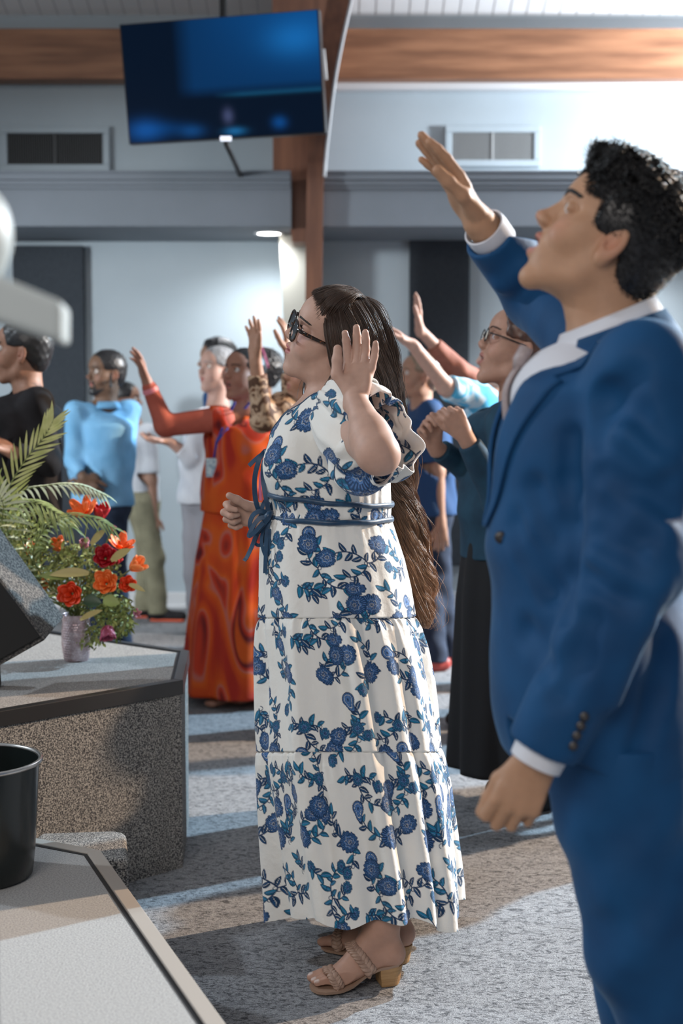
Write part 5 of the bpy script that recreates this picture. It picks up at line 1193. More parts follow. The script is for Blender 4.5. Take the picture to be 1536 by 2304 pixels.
    rg = np.random.default_rng(8); sel = rg.choice(len(P), 9000, replace=len(P) < 9000); p0 = P[sel]; q = H.loc(p0); ctr = V(-.01, 0, .045); nn = q-ctr; nn /= np.linalg.norm(nn, axis=1, keepdims=True)
    top = np.clip((q[:, 2]-.03)/.07, .0, 1); Ln = (.005+.020*top)*(.7+.6*rg.random(len(q))); sw = np.stack([.4+.3*rg.normal(0, 1, len(q)), .5*rg.normal(0, 1, len(q)), -.35+.3*rg.normal(0, 1, len(q))], 1)
    cell = np.floor(q*55); hsh = np.sin(cell@V(12.9, 78.2, 37.7))*43758.5; hsh -= np.floor(hsh); ang = hsh*6.283; e1 = np.cross(nn, V(0, 0, 1)+0*nn); e1 /= np.linalg.norm(e1, axis=1, keepdims=True)+1e-6; e2 = np.cross(nn, e1)
    M = 12; pts = []
    for k in range(M):
        t = k/(M-1); curl = .0065*top[:, None]; ph = ang+t*5.0
        pts.append(q-nn*.003+nn*(Ln*t*(1-.35*t))[:, None]+sw*(Ln*t*t*.45)[:, None]+curl*(e1*np.cos(ph)[:, None]+e2*np.sin(ph)[:, None]-e1*np.cos(ang)[:, None]-e2*np.sin(ang)[:, None])*min(1, t*2))
    pts = np.stack(pts, 1)@B.T+H.o; a, b = strands(pts, .0011, .3); link('hair_strands', mesh_np(a, b), M_BLACK_HAIR, cap_o)
man()
# ------------------------------------------------------------------ the other people, each built the same way from its own joints
def person(label, Y, floor, head, az, pitch=0, roll=0, sc=1.0, fem=0, chub=.2, mouth=.3, skin=(.42, .24, .16), hair=None, hmat=None,
           top=None, top_z=None, sleeve=(1, 1), arms=(), neck=None, chest=None, waist=None, hips=None, bottom=None, bmat=None, hem=.12,
           feet=(), shoe=None, h=.0055, w=(.165, .115), hw=None, lip=(.42, .15, .13), group=None, build=1.0, flare=.10, extra=None, tw=1.0, vneck=0):
    A = lambda p: at(p[0], p[1], Y+(p[2] if len(p) > 2 else 0))
    a = math.radians(az); F0 = V(-math.cos(a), -math.sin(a), 0); lat0 = np.cross(V(0, 0, 1), F0); F = rot(lat0, -pitch)@F0; U = rot(F, roll)@(rot(lat0, -pitch)@V(0, 0, 1)); B = basis(F, U)
    ho = A(head); root = empty('person', V(ho[0], Y, 0), label, 'person', group); H = Head(ho, B, sc, mouth, fem, chub)
    neck = A(neck) if neck else ho+V(.02*math.cos(a), .02*math.sin(a), -.155); side = lat0
    hips = A(hips) if hips else V(neck[0], neck[1], floor+.92*build); chest = A(chest) if chest else neck*.72+hips*.28; waist = A(waist) if waist else neck*.32+hips*.68
    pts = [ho, hips]+[A(q) for ar in arms for q in ar[:3]]
    lo = np.min(pts, 0)-V(.26, .26, .3); hi = np.max(pts, 0)+V(.26, .26, .26); lo[2] = floor-.01
    G = SDF(lo, hi, h); H.build(G, detail=h < .005)
    G.cap(H.w(-.016, 0, -.03), neck, .055-.006*fem, .058, .03); tk = .82
    G.ecap(hips, waist, (w[0]*tk, w[1]*tk), (w[0]*tk*.92, w[1]*tk*.92), side, .04); G.ecap(waist, chest, (w[0]*tk*.92, w[1]*tk*.92), (w[0]*tk, w[1]*tk*.95), side, .04, endk=.45)
    J_ = []
    for ar in arms:
        sh, el, wr = A(ar[0]), A(ar[1]), A(ar[2]); G.cap(neck+V(0, 0, -.03), sh, .045, .038, .03); G.cap(sh, el, .040, .036, .02); G.cap(el, wr, .037, .025, .02)
        hd = ar[3]; G_ = hand(G, wr, V(*hd[0]), V(*hd[1]), V(*hd[2]), hd[3] if len(hd) > 3 else .95, curl=hd[4] if len(hd) > 4 else (12, 12, 14, 16), splay=hd[5] if len(hd) > 5 else (7, 2, -3, -10), thumb=hd[6] if len(hd) > 6 else (38, 20), r=1.08)
        J_.append((sh, el, wr))
    # legs
    ft = [A(q) if len(q) == 3 and q[1] > 0 else q for q in feet]; FT = []
    hd_ = V(F0[0], F0[1], 0)
    for i, q in enumerate(feet):
        p = np.array([at(q[0], 905, Y+q[1])[0], Y+q[1], floor]); FT.append(p); sgn = 1 if i else -1
        hp = hips+side*sgn*.085; kn = (hp+p)/2+hd_*.02+V(0, 0, .03)
        G.cap(hp, kn, .070, .050, .02); G.cap(kn, p+V(0, 0, .09), .048, .032, .02)
        fd = nrm(hd_+V(q[2] if len(q) > 2 else 0, 0, 0)); G.cap(p+V(0, 0, .09), p+V(0, 0, .035), .032, .030, .02); G.ecap(p+V(0, 0, .032)-fd*.03, p+fd*.13+V(0, 0, .02), (.030, .028), (.040, .016), np.cross(fd, V(0, 0, 1)), .02)
    G.cut(V(0, 0, floor+.001), V(0, 0, -1), 0)
    link('body', G.mesh(attr=lambda P: H.pig(P, skin, lip=lip, blush=.5)), M_SKIN, root)
    if h < .0062: H.eyes(root); H.brows(root, hmat if hmat else M_BLACK_BROW, G, n=24)
    if hair: bg_hair(H, hair, hmat, root, h)
    # top garment
    if top is not None:
        T = SDF(lo, hi, h); tb = A(top_z) if top_z else hips+V(0, 0, -.06)
        T.ecap(V(hips[0], hips[1], min(hips[2], tb[2]+.03)), waist, (w[0]*1.04, w[1]*1.08), (w[0]*.98*tw, w[1]*1.02*tw), side, .05); T.ecap(waist, chest, (w[0]*.98*tw, w[1]*1.02*tw), (w[0]*1.03, w[1]*1.06), side, .05, endk=.45)
        if fem:
            for s_ in (1, -1): T.ell(chest+hd_*.06+side*s_*.075+V(0, 0, -.03), (.075, .075, .075), None, .04)
        for (sh, el, wr), sv in zip(J_, sleeve):
            T.cap(neck+V(0, 0, -.065), sh, .056, .056, .04)
            if sv <= 1: T.cap(sh, sh+(el-sh)*sv, .060, .058 if sv > .8 else .066, .03)
            else:
                T.cap(sh, el, .058, .052, .03); e = el+(wr-el)*(sv-1); T.cap(el, e, .052, .040, .02); dn = nrm(wr-el)
                def cf(X, Y_, Z, c=e, dn=dn): return np.maximum(-((X-c[0])*dn[0]+(Y_-c[1])*dn[1]+(Z-c[2])*dn[2]), np.sqrt((X-c[0])**2+(Y_-c[1])**2+(Z-c[2])**2)-.08).astype(np.float32)
                T.op(e-.1, e+.1, cf, .003, True)
            if sv <= 1:
                e = sh+(el-sh)*sv; dn = nrm(el-sh)
                def cf(X, Y_, Z, c=e, dn=dn): return np.maximum(-((X-c[0])*dn[0]+(Y_-c[1])*dn[1]+(Z-c[2])*dn[2]), np.sqrt((X-c[0])**2+(Y_-c[1])**2+(Z-c[2])**2)-.09).astype(np.float32)
                T.op(e-.1, e+.1, cf, .003, True)
        T.cap(neck+V(0, 0, -.02), H.w(-.02, 0, -.02), .066, .062, .008, True)
        if vneck: T.ell(neck+hd_*.085+V(0, 0, -.05), (.05, .05, vneck), None, .01, True)
        T.cut(V(0, 0, tb[2]), V(0, 0, -1), .004)
        T.warp(lambda X, Y_, Z: .004*np.sin(Z*31+X*18+np.sin(X*23)*1.3)*np.sin(Y_*17+X*25+Z*7))
        topo = link('top', T.mesh(relax=2), top, root)
        if extra: extra(root, topo, T, H, dict(neck=neck, chest=chest, waist=waist, hips=hips, J=J_, B=B, F=hd_, side=side))
    if bottom == 'trousers':
        T = SDF(V(lo[0], lo[1], floor), V(hi[0], hi[1], hips[2]+.16), h); T.ecap(hips+V(0, 0, -.02), hips+V(0, 0, .10), (w[0]*.98, w[1]*1.0), (w[0]*.92, w[1]*.95), side, .04)
        for i, p in enumerate(FT):
            hp = hips+side*(1 if i else -1)*.08; kn = (hp+p)/2+hd_*.02+V(0, 0, .03); T.cap(hp, kn, .094, .074, .03); T.cap(kn, p+V(0, 0, .03), .072, .062, .03)
        T.cut(V(0, 0, floor+.05), V(0, 0, -1), .002); T.warp(lambda X, Y_, Z: .004*np.sin(Z*40+X*30)*np.sin(Z*13+Y_*20)); link('trousers', T.mesh(relax=2), bmat, root)
    if bottom == 'skirt':
        m, n = 60, 140; v = []
        for i in range(m):
            t = i/(m-1); z = waist[2]*(1-t)+(floor+hem)*t; c = waist*(1-t)+np.array([hips[0], hips[1], 0])*t
            k0 = .86+.16*min(1, t*3); rx, ry = w[0]*k0*tw+flare*t, w[1]*k0*tw+flare*t
            for j in range(n):
                q = 2*math.pi*j/n; f = 1+(.02+.05*t)*math.sin(7*q+2*t)+(.01+.03*t)*math.sin(12*q+1); v.append(V(c[0], c[1], z)+side*rx*f*math.cos(q)+hd_*ry*f*math.sin(q))
        f = [(i*n+j, (i+1)*n+j, (i+1)*n+(j+1) % n, i*n+(j+1) % n) for i in range(m-1) for j in range(n)]
        mb = MB(); mb.add(v, f); sk = mb.build('skirt', bmat, root, smooth=True); so = sk.modifiers.new('cloth', 'SOLIDIFY'); so.thickness = .003; so.offset = -1
    if shoe is not None:
        for q, p in zip(feet, FT):
            fd = nrm(hd_+V(q[2] if len(q) > 2 else 0, 0, 0)); Z_ = SDF(p-V(.22, .22, .005), p+V(.22, .22, .16), .005); sd_ = np.cross(fd, V(0, 0, 1)); Z_.ecap(p+V(0, 0, .04)-fd*.04, p+fd*.15+V(0, 0, .034), (.038, .040), (.046, .032), sd_, .02); Z_.cap(p+V(0, 0, .04), p+V(0, 0, .09), .042, .040, .02); Z_.cut(p+V(0, 0, .001), V(0, 0, -1), 0)
            so = link('shoe', Z_.mesh(), shoe[0], root)
            if len(shoe) > 1:
                s2 = SDF(p-V(.24, .24, .005), p+V(.24, .24, .04), .005); s2.ecap(p+V(0, 0, .012)-fd*.04, p+fd*.16+V(0, 0, .012), (.042, .014), (.050, .014), sd_, .01); s2.cut(p+V(0, 0, .001), V(0, 0, -1), 0); link('sole', s2.mesh(), shoe[1], so)
    return root, H, G
def bg_hair(H, style, mat, root, h):
    B = H.B; C = SDF(H.o-V(.24, .24, .45), H.o+V(.24, .24, .24), min(h, .005)); th = {'short': .004, 'curly': .022, 'thin': .002}.get(style, .007)
    C.ell(H.w(-.008, 0, .060), np.array([.098+th, .077+th, .080+th])*H.sc, B, .01); C.ell(H.w(-.026, 0, .045), np.array([.084+th, .077+th*.8, .082+th])*H.sc, B, .02); C.ell(H.w(-.056, 0, -.010), np.array([.044, .060, .060])*H.sc, B, .03)
    def face(X, Y, Z):
        q = [((X-H.o[0])*B[0, i]+(Y-H.o[1])*B[1, i]+(Z-H.o[2])*B[2, i])/H.sc for i in range(3)]
        return (-np.maximum(np.maximum(q[0]-(.072-.25*np.maximum(0, .10-q[2])), np.minimum(q[0]+.010, .030-q[2])), -.060-q[2]+0*q[0])).astype(np.float32)
    g = C._grid(C.lo, C.lo+np.array(C.shape)*C.h); C.F = -smin(-C.F, face(*g[1:]), .006)
    if style == 'bun': C.ell(H.w(-.115, 0, .020), .036, None, .015); 
    if style == 'long':
        for y in (1, -1): C.path([H.w(-.01, y*.072, .03), H.w(-.02, y*.082, -.06), H.w(-.03, y*.080, -.17)], [.026, .030, .024], .03)
        C.path([H.w(-.08, 0, .04), H.w(-.09, 0, -.08), H.w(-.09, 0, -.20)], [.05, .055, .04], .03)
    amp = .006 if style == 'curly' else .0022
    C.warp(lambda X, Y, Z: amp*np.sin(X*150)*np.sin(Y*160)*np.sin(Z*150))
    link('hair', C.mesh(), mat, root)
def bg_glasses(H, root, mat, lens, r=.024):
    mb = MB(); le = MB(); B = H.B
    for y in (1, -1):
        ring = [H.w(.105-.05*abs(r*math.cos(2*math.pi*k/24))*.1, y*.033+r*math.cos(2*math.pi*k/24), .020+r*.85*math.sin(2*math.pi*k/24)) for k in range(25)]
        mb.tube(ring, .0020, 6, cap=False); le.add([sum(ring[:24])/24]+ring[:24], [(0, 1+k, 1+(k+1) % 24) for k in range(24)]); mb.tube([H.w(.102, y*.057, .026), H.w(.06, y*.076, .024), H.w(-.005, y*.082, .018)], .0026, 6)
    mb.tube([H.w(.106, .009, .024), H.w(.106, -.009, .024)], .0018, 6); g = mb.build('glasses', mat, root, smooth=True); le.build('lens', lens, g, smooth=True)

def blotch(name, cols, scale, stretch=(1, 1, 1), rough=.75):
    m, nt, b = new_mat(name); N = nt.nodes.new; L = nt.links.new; tc = N('ShaderNodeTexCoord'); mp = N('ShaderNodeMapping'); mp.inputs['Scale'].default_value = stretch; L(tc.outputs['Object'], mp.inputs[0])
    no = N('ShaderNodeTexNoise'); no.inputs['Scale'].default_value = scale; no.inputs['Detail'].default_value = 1.2; no.inputs['Distortion'].default_value = 1.2; L(mp.outputs[0], no.inputs[0]); cr = N('ShaderNodeValToRGB'); e = cr.color_ramp.elements; cr.color_ramp.interpolation = 'EASE'
    for i, (p, c) in enumerate(cols):
        if i < 2: e[i].position = p; e[i].color = c+(1,)
        else: q = e.new(p); q.color = c+(1,)
    L(no.outputs[0], cr.inputs[0]); L(cr.outputs[0], b.inputs['Base Color']); setin(b, Roughness=rough, Specular_IOR_Level=.3); return m
def people():
    navy = noise_mat('teal_navy_knit', (.004, .030, .060), (.008, .050, .090), 12, .85, bump=.3, bscale=16, bdist=.01); black = flat_mat('black_cloth', (.006, .006, .008), .85); black2 = noise_mat('black_jacket', (.010, .009, .010), (.022, .020, .022), 10, .85, bump=.3, bscale=12, bdist=.01, spec=.2)
    sky = noise_mat('light_blue_shirt', (.13, .34, .56), (.20, .44, .68), 6, .8, bump=.4, bscale=11, bdist=.015); jeans = noise_mat('dark_jeans', (.010, .020, .045), (.02, .035, .07), 20, .85); khaki = noise_mat('khaki_cotton', (.20, .185, .12), (.28, .26, .17), 10, .85)
    white = noise_mat('pale_linen', (.50, .52, .57), (.60, .62, .66), 8, .85); grey = flat_mat('grey_cloth', (.28, .28, .31), .85); navy2 = flat_mat('navy_shirt', (.008, .05, .15), .8); coral = noise_mat('coral_sleeve', (.40, .085, .055), (.50, .12, .08), 10, .8); brown = noise_mat('rust_sleeve', (.24, .085, .055), (.34, .13, .09), 14, .8, bump=.3, bscale=20, bdist=.01)
    orange = blotch('orange_print', [(.0, (.22, .008, .010)), (.37, (.40, .022, .010)), (.46, (.58, .065, .008)), (.51, (.64, .10, .010)), (.54, (.50, .13, .10)), (.56, (.52, .04, .012)), (.62, (.12, .008, .012)), (.68, (.60, .09, .01))], 3.3, (1.5, 1.5, .62))
    leo = blotch('animal_print', [(.0, (.05, .025, .015)), (.42, (.10, .05, .03)), (.50, (.42, .28, .18)), (.60, (.50, .36, .25)), (.68, (.14, .06, .03))], 22); dye = blotch('tie_dye', [(.0, (.05, .33, .62)), (.42, (.08, .42, .70)), (.52, (.50, .62, .72)), (.62, (.12, .48, .72)), (.7, (.6, .7, .76))], 9)
    # a: dark cardigan, spectacles, hands clasped at the chest
    def carda(root, topo, T, H, d):
        bg_glasses(H, root, M_BLACK_BROW, M_LENS, .022)
    P = person
    P('woman with glasses, pinned up auburn hair, navy cardigan and long black skirt', 4.9, 0, (1162, 793), 4, 17, 0, sc=1.17, fem=1, chub=.5, mouth=.85, skin=(.50, .28, .20), hair='bun', hmat=M_RED_HAIR, top=navy, neck=(1160, 885), chest=(1150, 960), waist=(1135, 1150), hips=(1140, 1260), top_z=(1140, 1252), sleeve=(1.88, 1.88), w=(.175, .150), vneck=.11,
           arms=(((1140, 945, -.17), (1120, 1125, -.24), (1046, 982, -.30), ((-.45, -.25, .75), (-.3, .95, .1), (-.6, -.1, -.5), 1.0, (60, 70, 75, 75), (2, 0, 0, -2), (24, 10))), ((1150, 940, .17), (1090, 1080, .10), (978, 1005, -.05), ((-.35, -.3, .8), (.3, -.9, 0), (.6, -.1, .5), 1.0, (40, 50, 55, 60), (2, 0, 0, -2), (24, 10)))),
           bottom='skirt', bmat=black, hem=.14, flare=.035, feet=((1222, -.06), (1215, .1)), shoe=(black,), h=.0042, extra=carda)
    # b: orange dress
    def lany(root, topo, T, H, d):
        Y0 = 6.66; mb = MB(); q = lambda x, y, dy=-.16: at(x, y, Y0+dy); blue = flat_mat('blue_lanyard', (.03, .05, .35), .6)
        def on(x, y):
            o = at(x, y, 5.5); dd = nrm(at(x, y, 6.)-o); hh = T.hit(o, dd, 1.5); return hh-dd*.006 if hh is not None else q(x, y)
        for sx in (528, 562): mb.tube([on(sx, 905), on((sx*2+487)/3, 935), on((sx+487*2)/3, 965), on(487, 995), on(482, 1030)], [(.006, .002)]*5, 6, flat=(1, 0, 0))
        lo_ = mb.build('lanyard', blue, topo, smooth=True); c = on(478, 1052); Rb = np.eye(3); m2 = MB(); m2.box(c+V(0, -.005, 0), (.062, .006, .088)); m2.build('badge', noise_mat('badge_card', (.20, .34, .48), (.62, .74, .78), 60, .3), topo, bevel=.002)
        m3 = MB(); w_ = d['J'][0][2]; e_ = d['J'][0][1]; dn = nrm(w_-e_); x = nrm(np.cross(dn, V(0, 1, 0))); y = np.cross(dn, x); m3.lathe(w_-dn*.045, [(.036, -.012), (.039, 0), (.036, .012)], 24, np.stack([x, y, dn], 1), cap=False); m3.build('bracelet', flat_mat('pink_beads', (.75, .25, .30), .4), root, smooth=True)
    P('woman in a long orange and red print dress with a blue lanyard', 6.66, 0, (548, 850), 48, 8, 0, fem=1, chub=.6, mouth=.8, skin=(.40, .20, .14), hair='thin', hmat=M_BLACK_HAIR, top=orange, neck=(552, 915), chest=(545, 980), waist=(535, 1110), hips=(530, 1180), top_z=(530, 1150), sleeve=(.18, .18), w=(.180, .150), vneck=.08,
      arms=(((497, 942, -.06), (372, 958, -.10), (330, 858, -.14), ((-.30, -.05, .95), (-.85, -.5, 0), (-.3, -1, 0), .95, (10, 8, 10, 14), (12, 3, -5, -12), (42, 10))), ((605, 945, .10), (640, 1060, .12), (610, 1090, -.1), ((-1, 0, 0), (0, .9, 0), (0, 0, 1))),),
      bottom='skirt', bmat=orange, hem=.05, flare=.085, feet=((515, -.08), (575, -.02)), h=.0055, extra=lany)
    # coral sleeve of that dress is laid on the raised arm
    T = SDF(at(350, 1010, 6.4)-V(.15, .3, .05), at(540, 850, 6.9)+V(.12, .2, .12), .005); s, e, w_ = at(500, 942, 6.60), at(372, 958, 6.56), at(330, 858, 6.52)
    T.cap(s, e, .060, .050, .02); T.cap(e, e+(w_-e)*.86, .050, .034, .02); link('sleeve', T.mesh(), coral, bpy.data.objects[[o.name for o in COL.objects if o.get('label', '').startswith('woman in a long orange')][0]])
    # c: animal print blouse, both hands up
    P('person in a brown animal print blouse with both hands raised', 6.0, 0, (698, 850), 20, 5, fem=1, skin=(.44, .24, .16), hair='thin', hmat=M_BLACK_HAIR, top=leo, neck=(690, 905), hips=(690, 1190), sleeve=(1.75, 1.7),
      arms=(((635, 915, -.05), (592, 945, -.12), (574, 808, -.16), ((0, 0, 1), (-.7, -.6, 0), (.7, -.6, 0), 1.0, (6, 6, 8, 10), (9, 2, -4, -11), (40, 12))), ((690, 915, .15), (660, 930, .1), (652, 800, .1), ((-.1, 0, 1), (-.9, .3, 0), (0, -1, 0), 1.0))), bottom='trousers', bmat=jeans, feet=((680, -.05), (690, .1)), shoe=(black,), h=.006)
    # d: black hair and pink band behind
    r, H, G = P('person with curly black hair and a pink hair band, behind the orange dress', 8.0, 0, (584, 845), 10, 5, fem=1, skin=(.30, .16, .10), hair='curly', hmat=M_BLACK_HAIR, top=grey, neck=(590, 905), hips=(590, 1100), arms=(((575, 920, -.1), (575, 1020, -.1), (570, 1100, -.1), ((0, 0, -1), (0, 1, 0), (-1, 0, 0))),), bottom='trousers', bmat=jeans, feet=((580, -.08), (590, .08)), shoe=(black,), h=.007)
    mb = MB(); mb.tube([H.w(.062*math.sin(t)*0-.03+.04*math.sin(t), .108*math.cos(t), .045+.118*math.sin(t)) for t in np.linspace(0, math.pi, 24)], [(.012, .004)]*24, 6); mb.build('hair_band', M_PINK, r, smooth=True)
    # e: grey haired person reaching out
    P('grey haired person in a pale loose tunic holding one open hand out', 7.6, 0, (489, 838), 40, 5, chub=.6, mouth=.3, skin=(.52, .32, .26), hair='short', hmat=M_GREY_HAIR, top=white, neck=(490, 905), chest=(480, 960), waist=(470, 1050), hips=(465, 1100), top_z=(465, 1132), w=(.17, .14), sleeve=(1.55, 1.5),
      arms=(((450, 945, -.1), (432, 1030, -.12), (382, 994, -.15), ((-.9, 0, .1), (0, -.3, .95), (.2, -.6, .6), .95, (16, 14, 14, 16))), ((520, 945, .1), (525, 1040, .12), (500, 1090, 0), ((0, 0, -1), (0, 1, 0), (-1, 0, 0)))), bottom='trousers', bmat=grey, feet=((452, -.06), (480, .06)), shoe=(white,), h=.006)
    # f: dark haired person right behind
    P('person with short black hair and a blue shirt, behind the grey haired person', 8.7, 0, (487, 818), 20, 0, skin=(.28, .16, .11), hair='curly', hmat=M_BLACK_HAIR, top=navy2, neck=(492, 880), hips=(492, 1080), arms=(((480, 895, -.1), (480, 990, -.1), (480, 1060, -.1), ((0, 0, -1), (0, 1, 0), (-1, 0, 0))),), bottom='trousers', bmat=jeans, feet=((485, -.08), (500, .08)), shoe=(black,), h=.007)
    # g: light blue shirt, hands folded in front
    def collar(root, topo, T, H, d):
        mb = MB(); n = 30; v = []
        for i in range(n):
            a = 2*math.pi*i/(n-1)*.86+.44; c = d['neck']; dr = -d['F']*math.cos(a)*-1*.07+d['side']*math.sin(a)*.066; dr = d['F']*math.cos(a)*.07+d['side']*math.sin(a)*.066; v += [c+dr+V(0, 0, .004), c+dr*1.3+V(0, 0, -.032)]
        mb.add(v, [(2*i, 2*i+1, 2*i+3, 2*i+2) for i in range(n-1)]); o = mb.build('collar', sky, topo, smooth=True); s = o.modifiers.new('cloth', 'SOLIDIFY'); s.thickness = .004
    P('bearded man in a light blue long sleeved shirt and dark jeans', 7.7, 0, (240, 846), 38, 0, mouth=.1, skin=(.17, .095, .060), hair='short', hmat=M_BLACK_HAIR, top=sky, neck=(238, 905), chest=(230, 960), waist=(225, 1060), hips=(232, 1120), top_z=(232, 1136), w=(.20, .145), sleeve=(1.85, 1.85),
      arms=(((170, 928, -.09), (168, 1040, -.12), (188, 1076, -.24), ((.5, -.1, -.6), (.2, .9, -.1), (-.3, -.2, .8), .95, (40, 40, 40, 40))), ((290, 925, .06), (280, 1050, .0), (205, 1078, -.22), ((-.7, -.1, -.5), (.1, .9, 0), (0, -.2, 1), .95, (40, 40, 40, 40)))), bottom='trousers', bmat=jeans, feet=((222, -.08), (268, .06)), shoe=(black,), h=.0055, extra=lambda *a: (collar(*a), beard(*a)))
    # h: youth in khaki trousers
    P('youth in khaki trousers and dark shoes with orange soles by the back wall', 9.15, 0, (282, 905), 175, 0, sc=.93, skin=(.36, .20, .14), hair='short', hmat=M_BLACK_HAIR, top=white, neck=(300, 955), chest=(305, 1000), waist=(318, 1080), hips=(322, 1130), top_z=(320, 1128), w=(.135, .10), sleeve=(.85, .85), build=.8,
      arms=(((330, 975, -.06), (340, 1080, -.08), (346, 1160, -.1), ((0, 0, -1), (.2, 1, 0), (1, 0, 0), .85, (30, 30, 30, 30))), ((300, 970, .1), (300, 1060, .1), (305, 1130, .1), ((0, 0, -1), (0, -1, 0), (1, 0, 0), .85))), bottom='trousers', bmat=khaki, feet=((352, -.05, .0), (318, .1)), shoe=(black2, flat_mat('orange_sole', (.75, .12, .05), .5)), h=.006)
    # i: black suit at the left
    P('man in a black jacket and shirt at the left behind the palm leaves', 5.7, 0, (52, 800), 2, 2, sc=1.05, mouth=.3, skin=(.40, .21, .14), hair='short', hmat=M_BLACK_HAIR, top=black2, neck=(62, 862), chest=(50, 930), waist=(45, 1060), hips=(48, 1130), top_z=(48, 1170), w=(.20, .15), sleeve=(1.9, 1.9),
      arms=(((82, 905, -.16), (110, 1040, -.18), (28, 1018, -.26), ((-.8, -.1, .5), (-.2, -.4, .8), (.2, -.7, .5), 1.0, (30, 30, 32, 34))), ((55, 900, .16), (70, 1040, .2), (0, 1010, .1), ((-1, 0, .2), (0, 0, 1), (0, 1, 0)))), bottom='trousers', bmat=black, feet=((50, -.08), (70, .1)), shoe=(black,), h=.005)
    # j: older man in navy, mostly hidden by the long hair
    P('older man in a navy shirt and dark trousers behind the long brown hair', 7.5, 0, (944, 852), 10, 5, chub=.4, mouth=.2, skin=(.46, .27, .19), hair='thin', hmat=hair_mat('sandy_hair', (.16, .12, .08), (.30, .22, .15)), top=navy2, neck=(948, 905), chest=(950, 960), hips=(965, 1130), w=(.18, .14), sleeve=(.85, .85),
      arms=(((968, 925, -.12), (985, 1060, -.14), (992, 1180, -.16), ((0, 0, -1), (0, 1, 0), (-1, 0, 0), 1.0, (25, 25, 25, 25))), ((940, 925, .12), (940, 1040, .14), (930, 1130, .1), ((0, 0, -1), (0, -1, 0), (-1, 0, 0)))), bottom='trousers', bmat=jeans, feet=((985, -.1), (1015, .08)), shoe=(flat_mat('red_sandal', (.40, .06, .05), .5),), h=.006)
    # k: tie dye sleeve
    P('person in a blue tie dye shirt reaching a bare arm forward', 6.2, 0, (1130, 815), 5, 5, fem=1, skin=(.62, .40, .33), hair='short', hmat=M_RED_HAIR, top=dye, neck=(1120, 880), chest=(1110, 940), hips=(1110, 1150), w=(.17, .13), sleeve=(.95, .8),
      arms=(((1072, 890, -.12), (1004, 872, -.24), (928, 776, -.34), ((-.75, 0, .5), (-.4, -.2, -.85), (0, -1, 0), .95, (8, 8, 8, 8))), ((1110, 900, .14), (1110, 1020, .15), (1100, 1090, .1), ((0, 0, -1), (0, -1, 0), (-1, 0, 0)))), bottom='trousers', bmat=grey, feet=((1100, -.08), (1120, .08)), shoe=(black,), h=.0055)
    # l: rust sleeve
    P('person with a rust brown sleeve raising one arm before the dark panel', 7.0, 0, (1150, 815), 5, 5, skin=(.56, .35, .28), hair='short', hmat=M_BLACK_HAIR, top=brown, neck=(1140, 875), chest=(1130, 930), hips=(1130, 1120), w=(.17, .13), sleeve=(1.62, .8),
      arms=(((1095, 868, -.1), (1028, 832, -.2), (944, 742, -.3), ((-.08, 0, 1), (-1, -.2, 0), (0, -1, 0), .98, (4, 4, 4, 4), (2, 1, -1, -3), (34, 10))), ((1130, 890, .14), (1130, 1000, .15), (1120, 1070, .1), ((0, 0, -1), (0, -1, 0), (-1, 0, 0)))), bottom='trousers', bmat=jeans, feet=((1120, -.08), (1140, .08)), shoe=(black,), h=.0055)
    # m: at the right edge
    P('person in a black top and grey trousers, at the right edge behind the suited man', 6.5, 0, (1560, 820), 10, 0, skin=(.50, .30, .22), hair='short', hmat=M_BLACK_HAIR, top=black, neck=(1562, 890), chest=(1558, 950), hips=(1556, 1170), w=(.19, .15), sleeve=(1.9, 1.9),
      arms=(((1550, 915, -.16), (1545, 1060, -.18), (1540, 1200, -.2), ((0, 0, -1), (0, 1, 0), (-1, 0, 0), 1.0, (25, 25, 25, 25))), ((1560, 915, .16), (1560, 1060, .18), (1555, 1180, .1), ((0, 0, -1), (0, -1, 0), (-1, 0, 0)))), bottom='trousers', bmat=grey, feet=((1545, -.08), (1575, .08)), shoe=(black,), h=.006)
def beyond_frame():  # unseen people added so their shadows stripe the carpet
    grey = flat_mat('charcoal_cloth', (.05, .05, .06), .85); tan = flat_mat('tan_cloth', (.30, .22, .15), .85)
    for (x, Y, mt, lb) in ((1.75, 5.15, grey, 'unseen person in charcoal clothes added right of the frame to cast shadows'), (2.55, 6.2, tan, 'unseen person in tan clothes added further back right of the frame to cast shadows')):
        q = lambda dx, z, dy=0: tuple(V(*(lambda p: (p[0], p[1]))(proj(x+dx, Y+dy, z))))+(dy,)
        person(lb, Y, 0, q(0, 1.53), 5, 5, hair='short', hmat=M_BLACK_HAIR, top=mt, neck=q(.02, 1.38), hips=q(.03, .92), w=(.18, .14), sleeve=(1.9, 1.9),
               arms=((q(.02, 1.33, -.17), q(.05, 1.06, -.2), q(-.05, .84, -.2), ((0, 0, -1), (0, 1, 0), (-1, 0, 0))), (q(.02, 1.33, .17), q(.05, 1.06, .2), q(-.05, .84, .2), ((0, 0, -1), (0, -1, 0), (-1, 0, 0)))), bottom='trousers', bmat=grey, feet=((q(0, .1)[0], -.1), (q(.12, .1)[0], .1)), shoe=(grey,), h=.008)
def proj(x, y, z):
    c, s = math.cos(PITCH), math.sin(PITCH); d = V(x, y, z-CAM_H); dep = c*d[1]-s*d[2]; up = s*d[1]+c*d[2]; return 768+F_PX*d[0]/dep, 1152-F_PX*up/dep
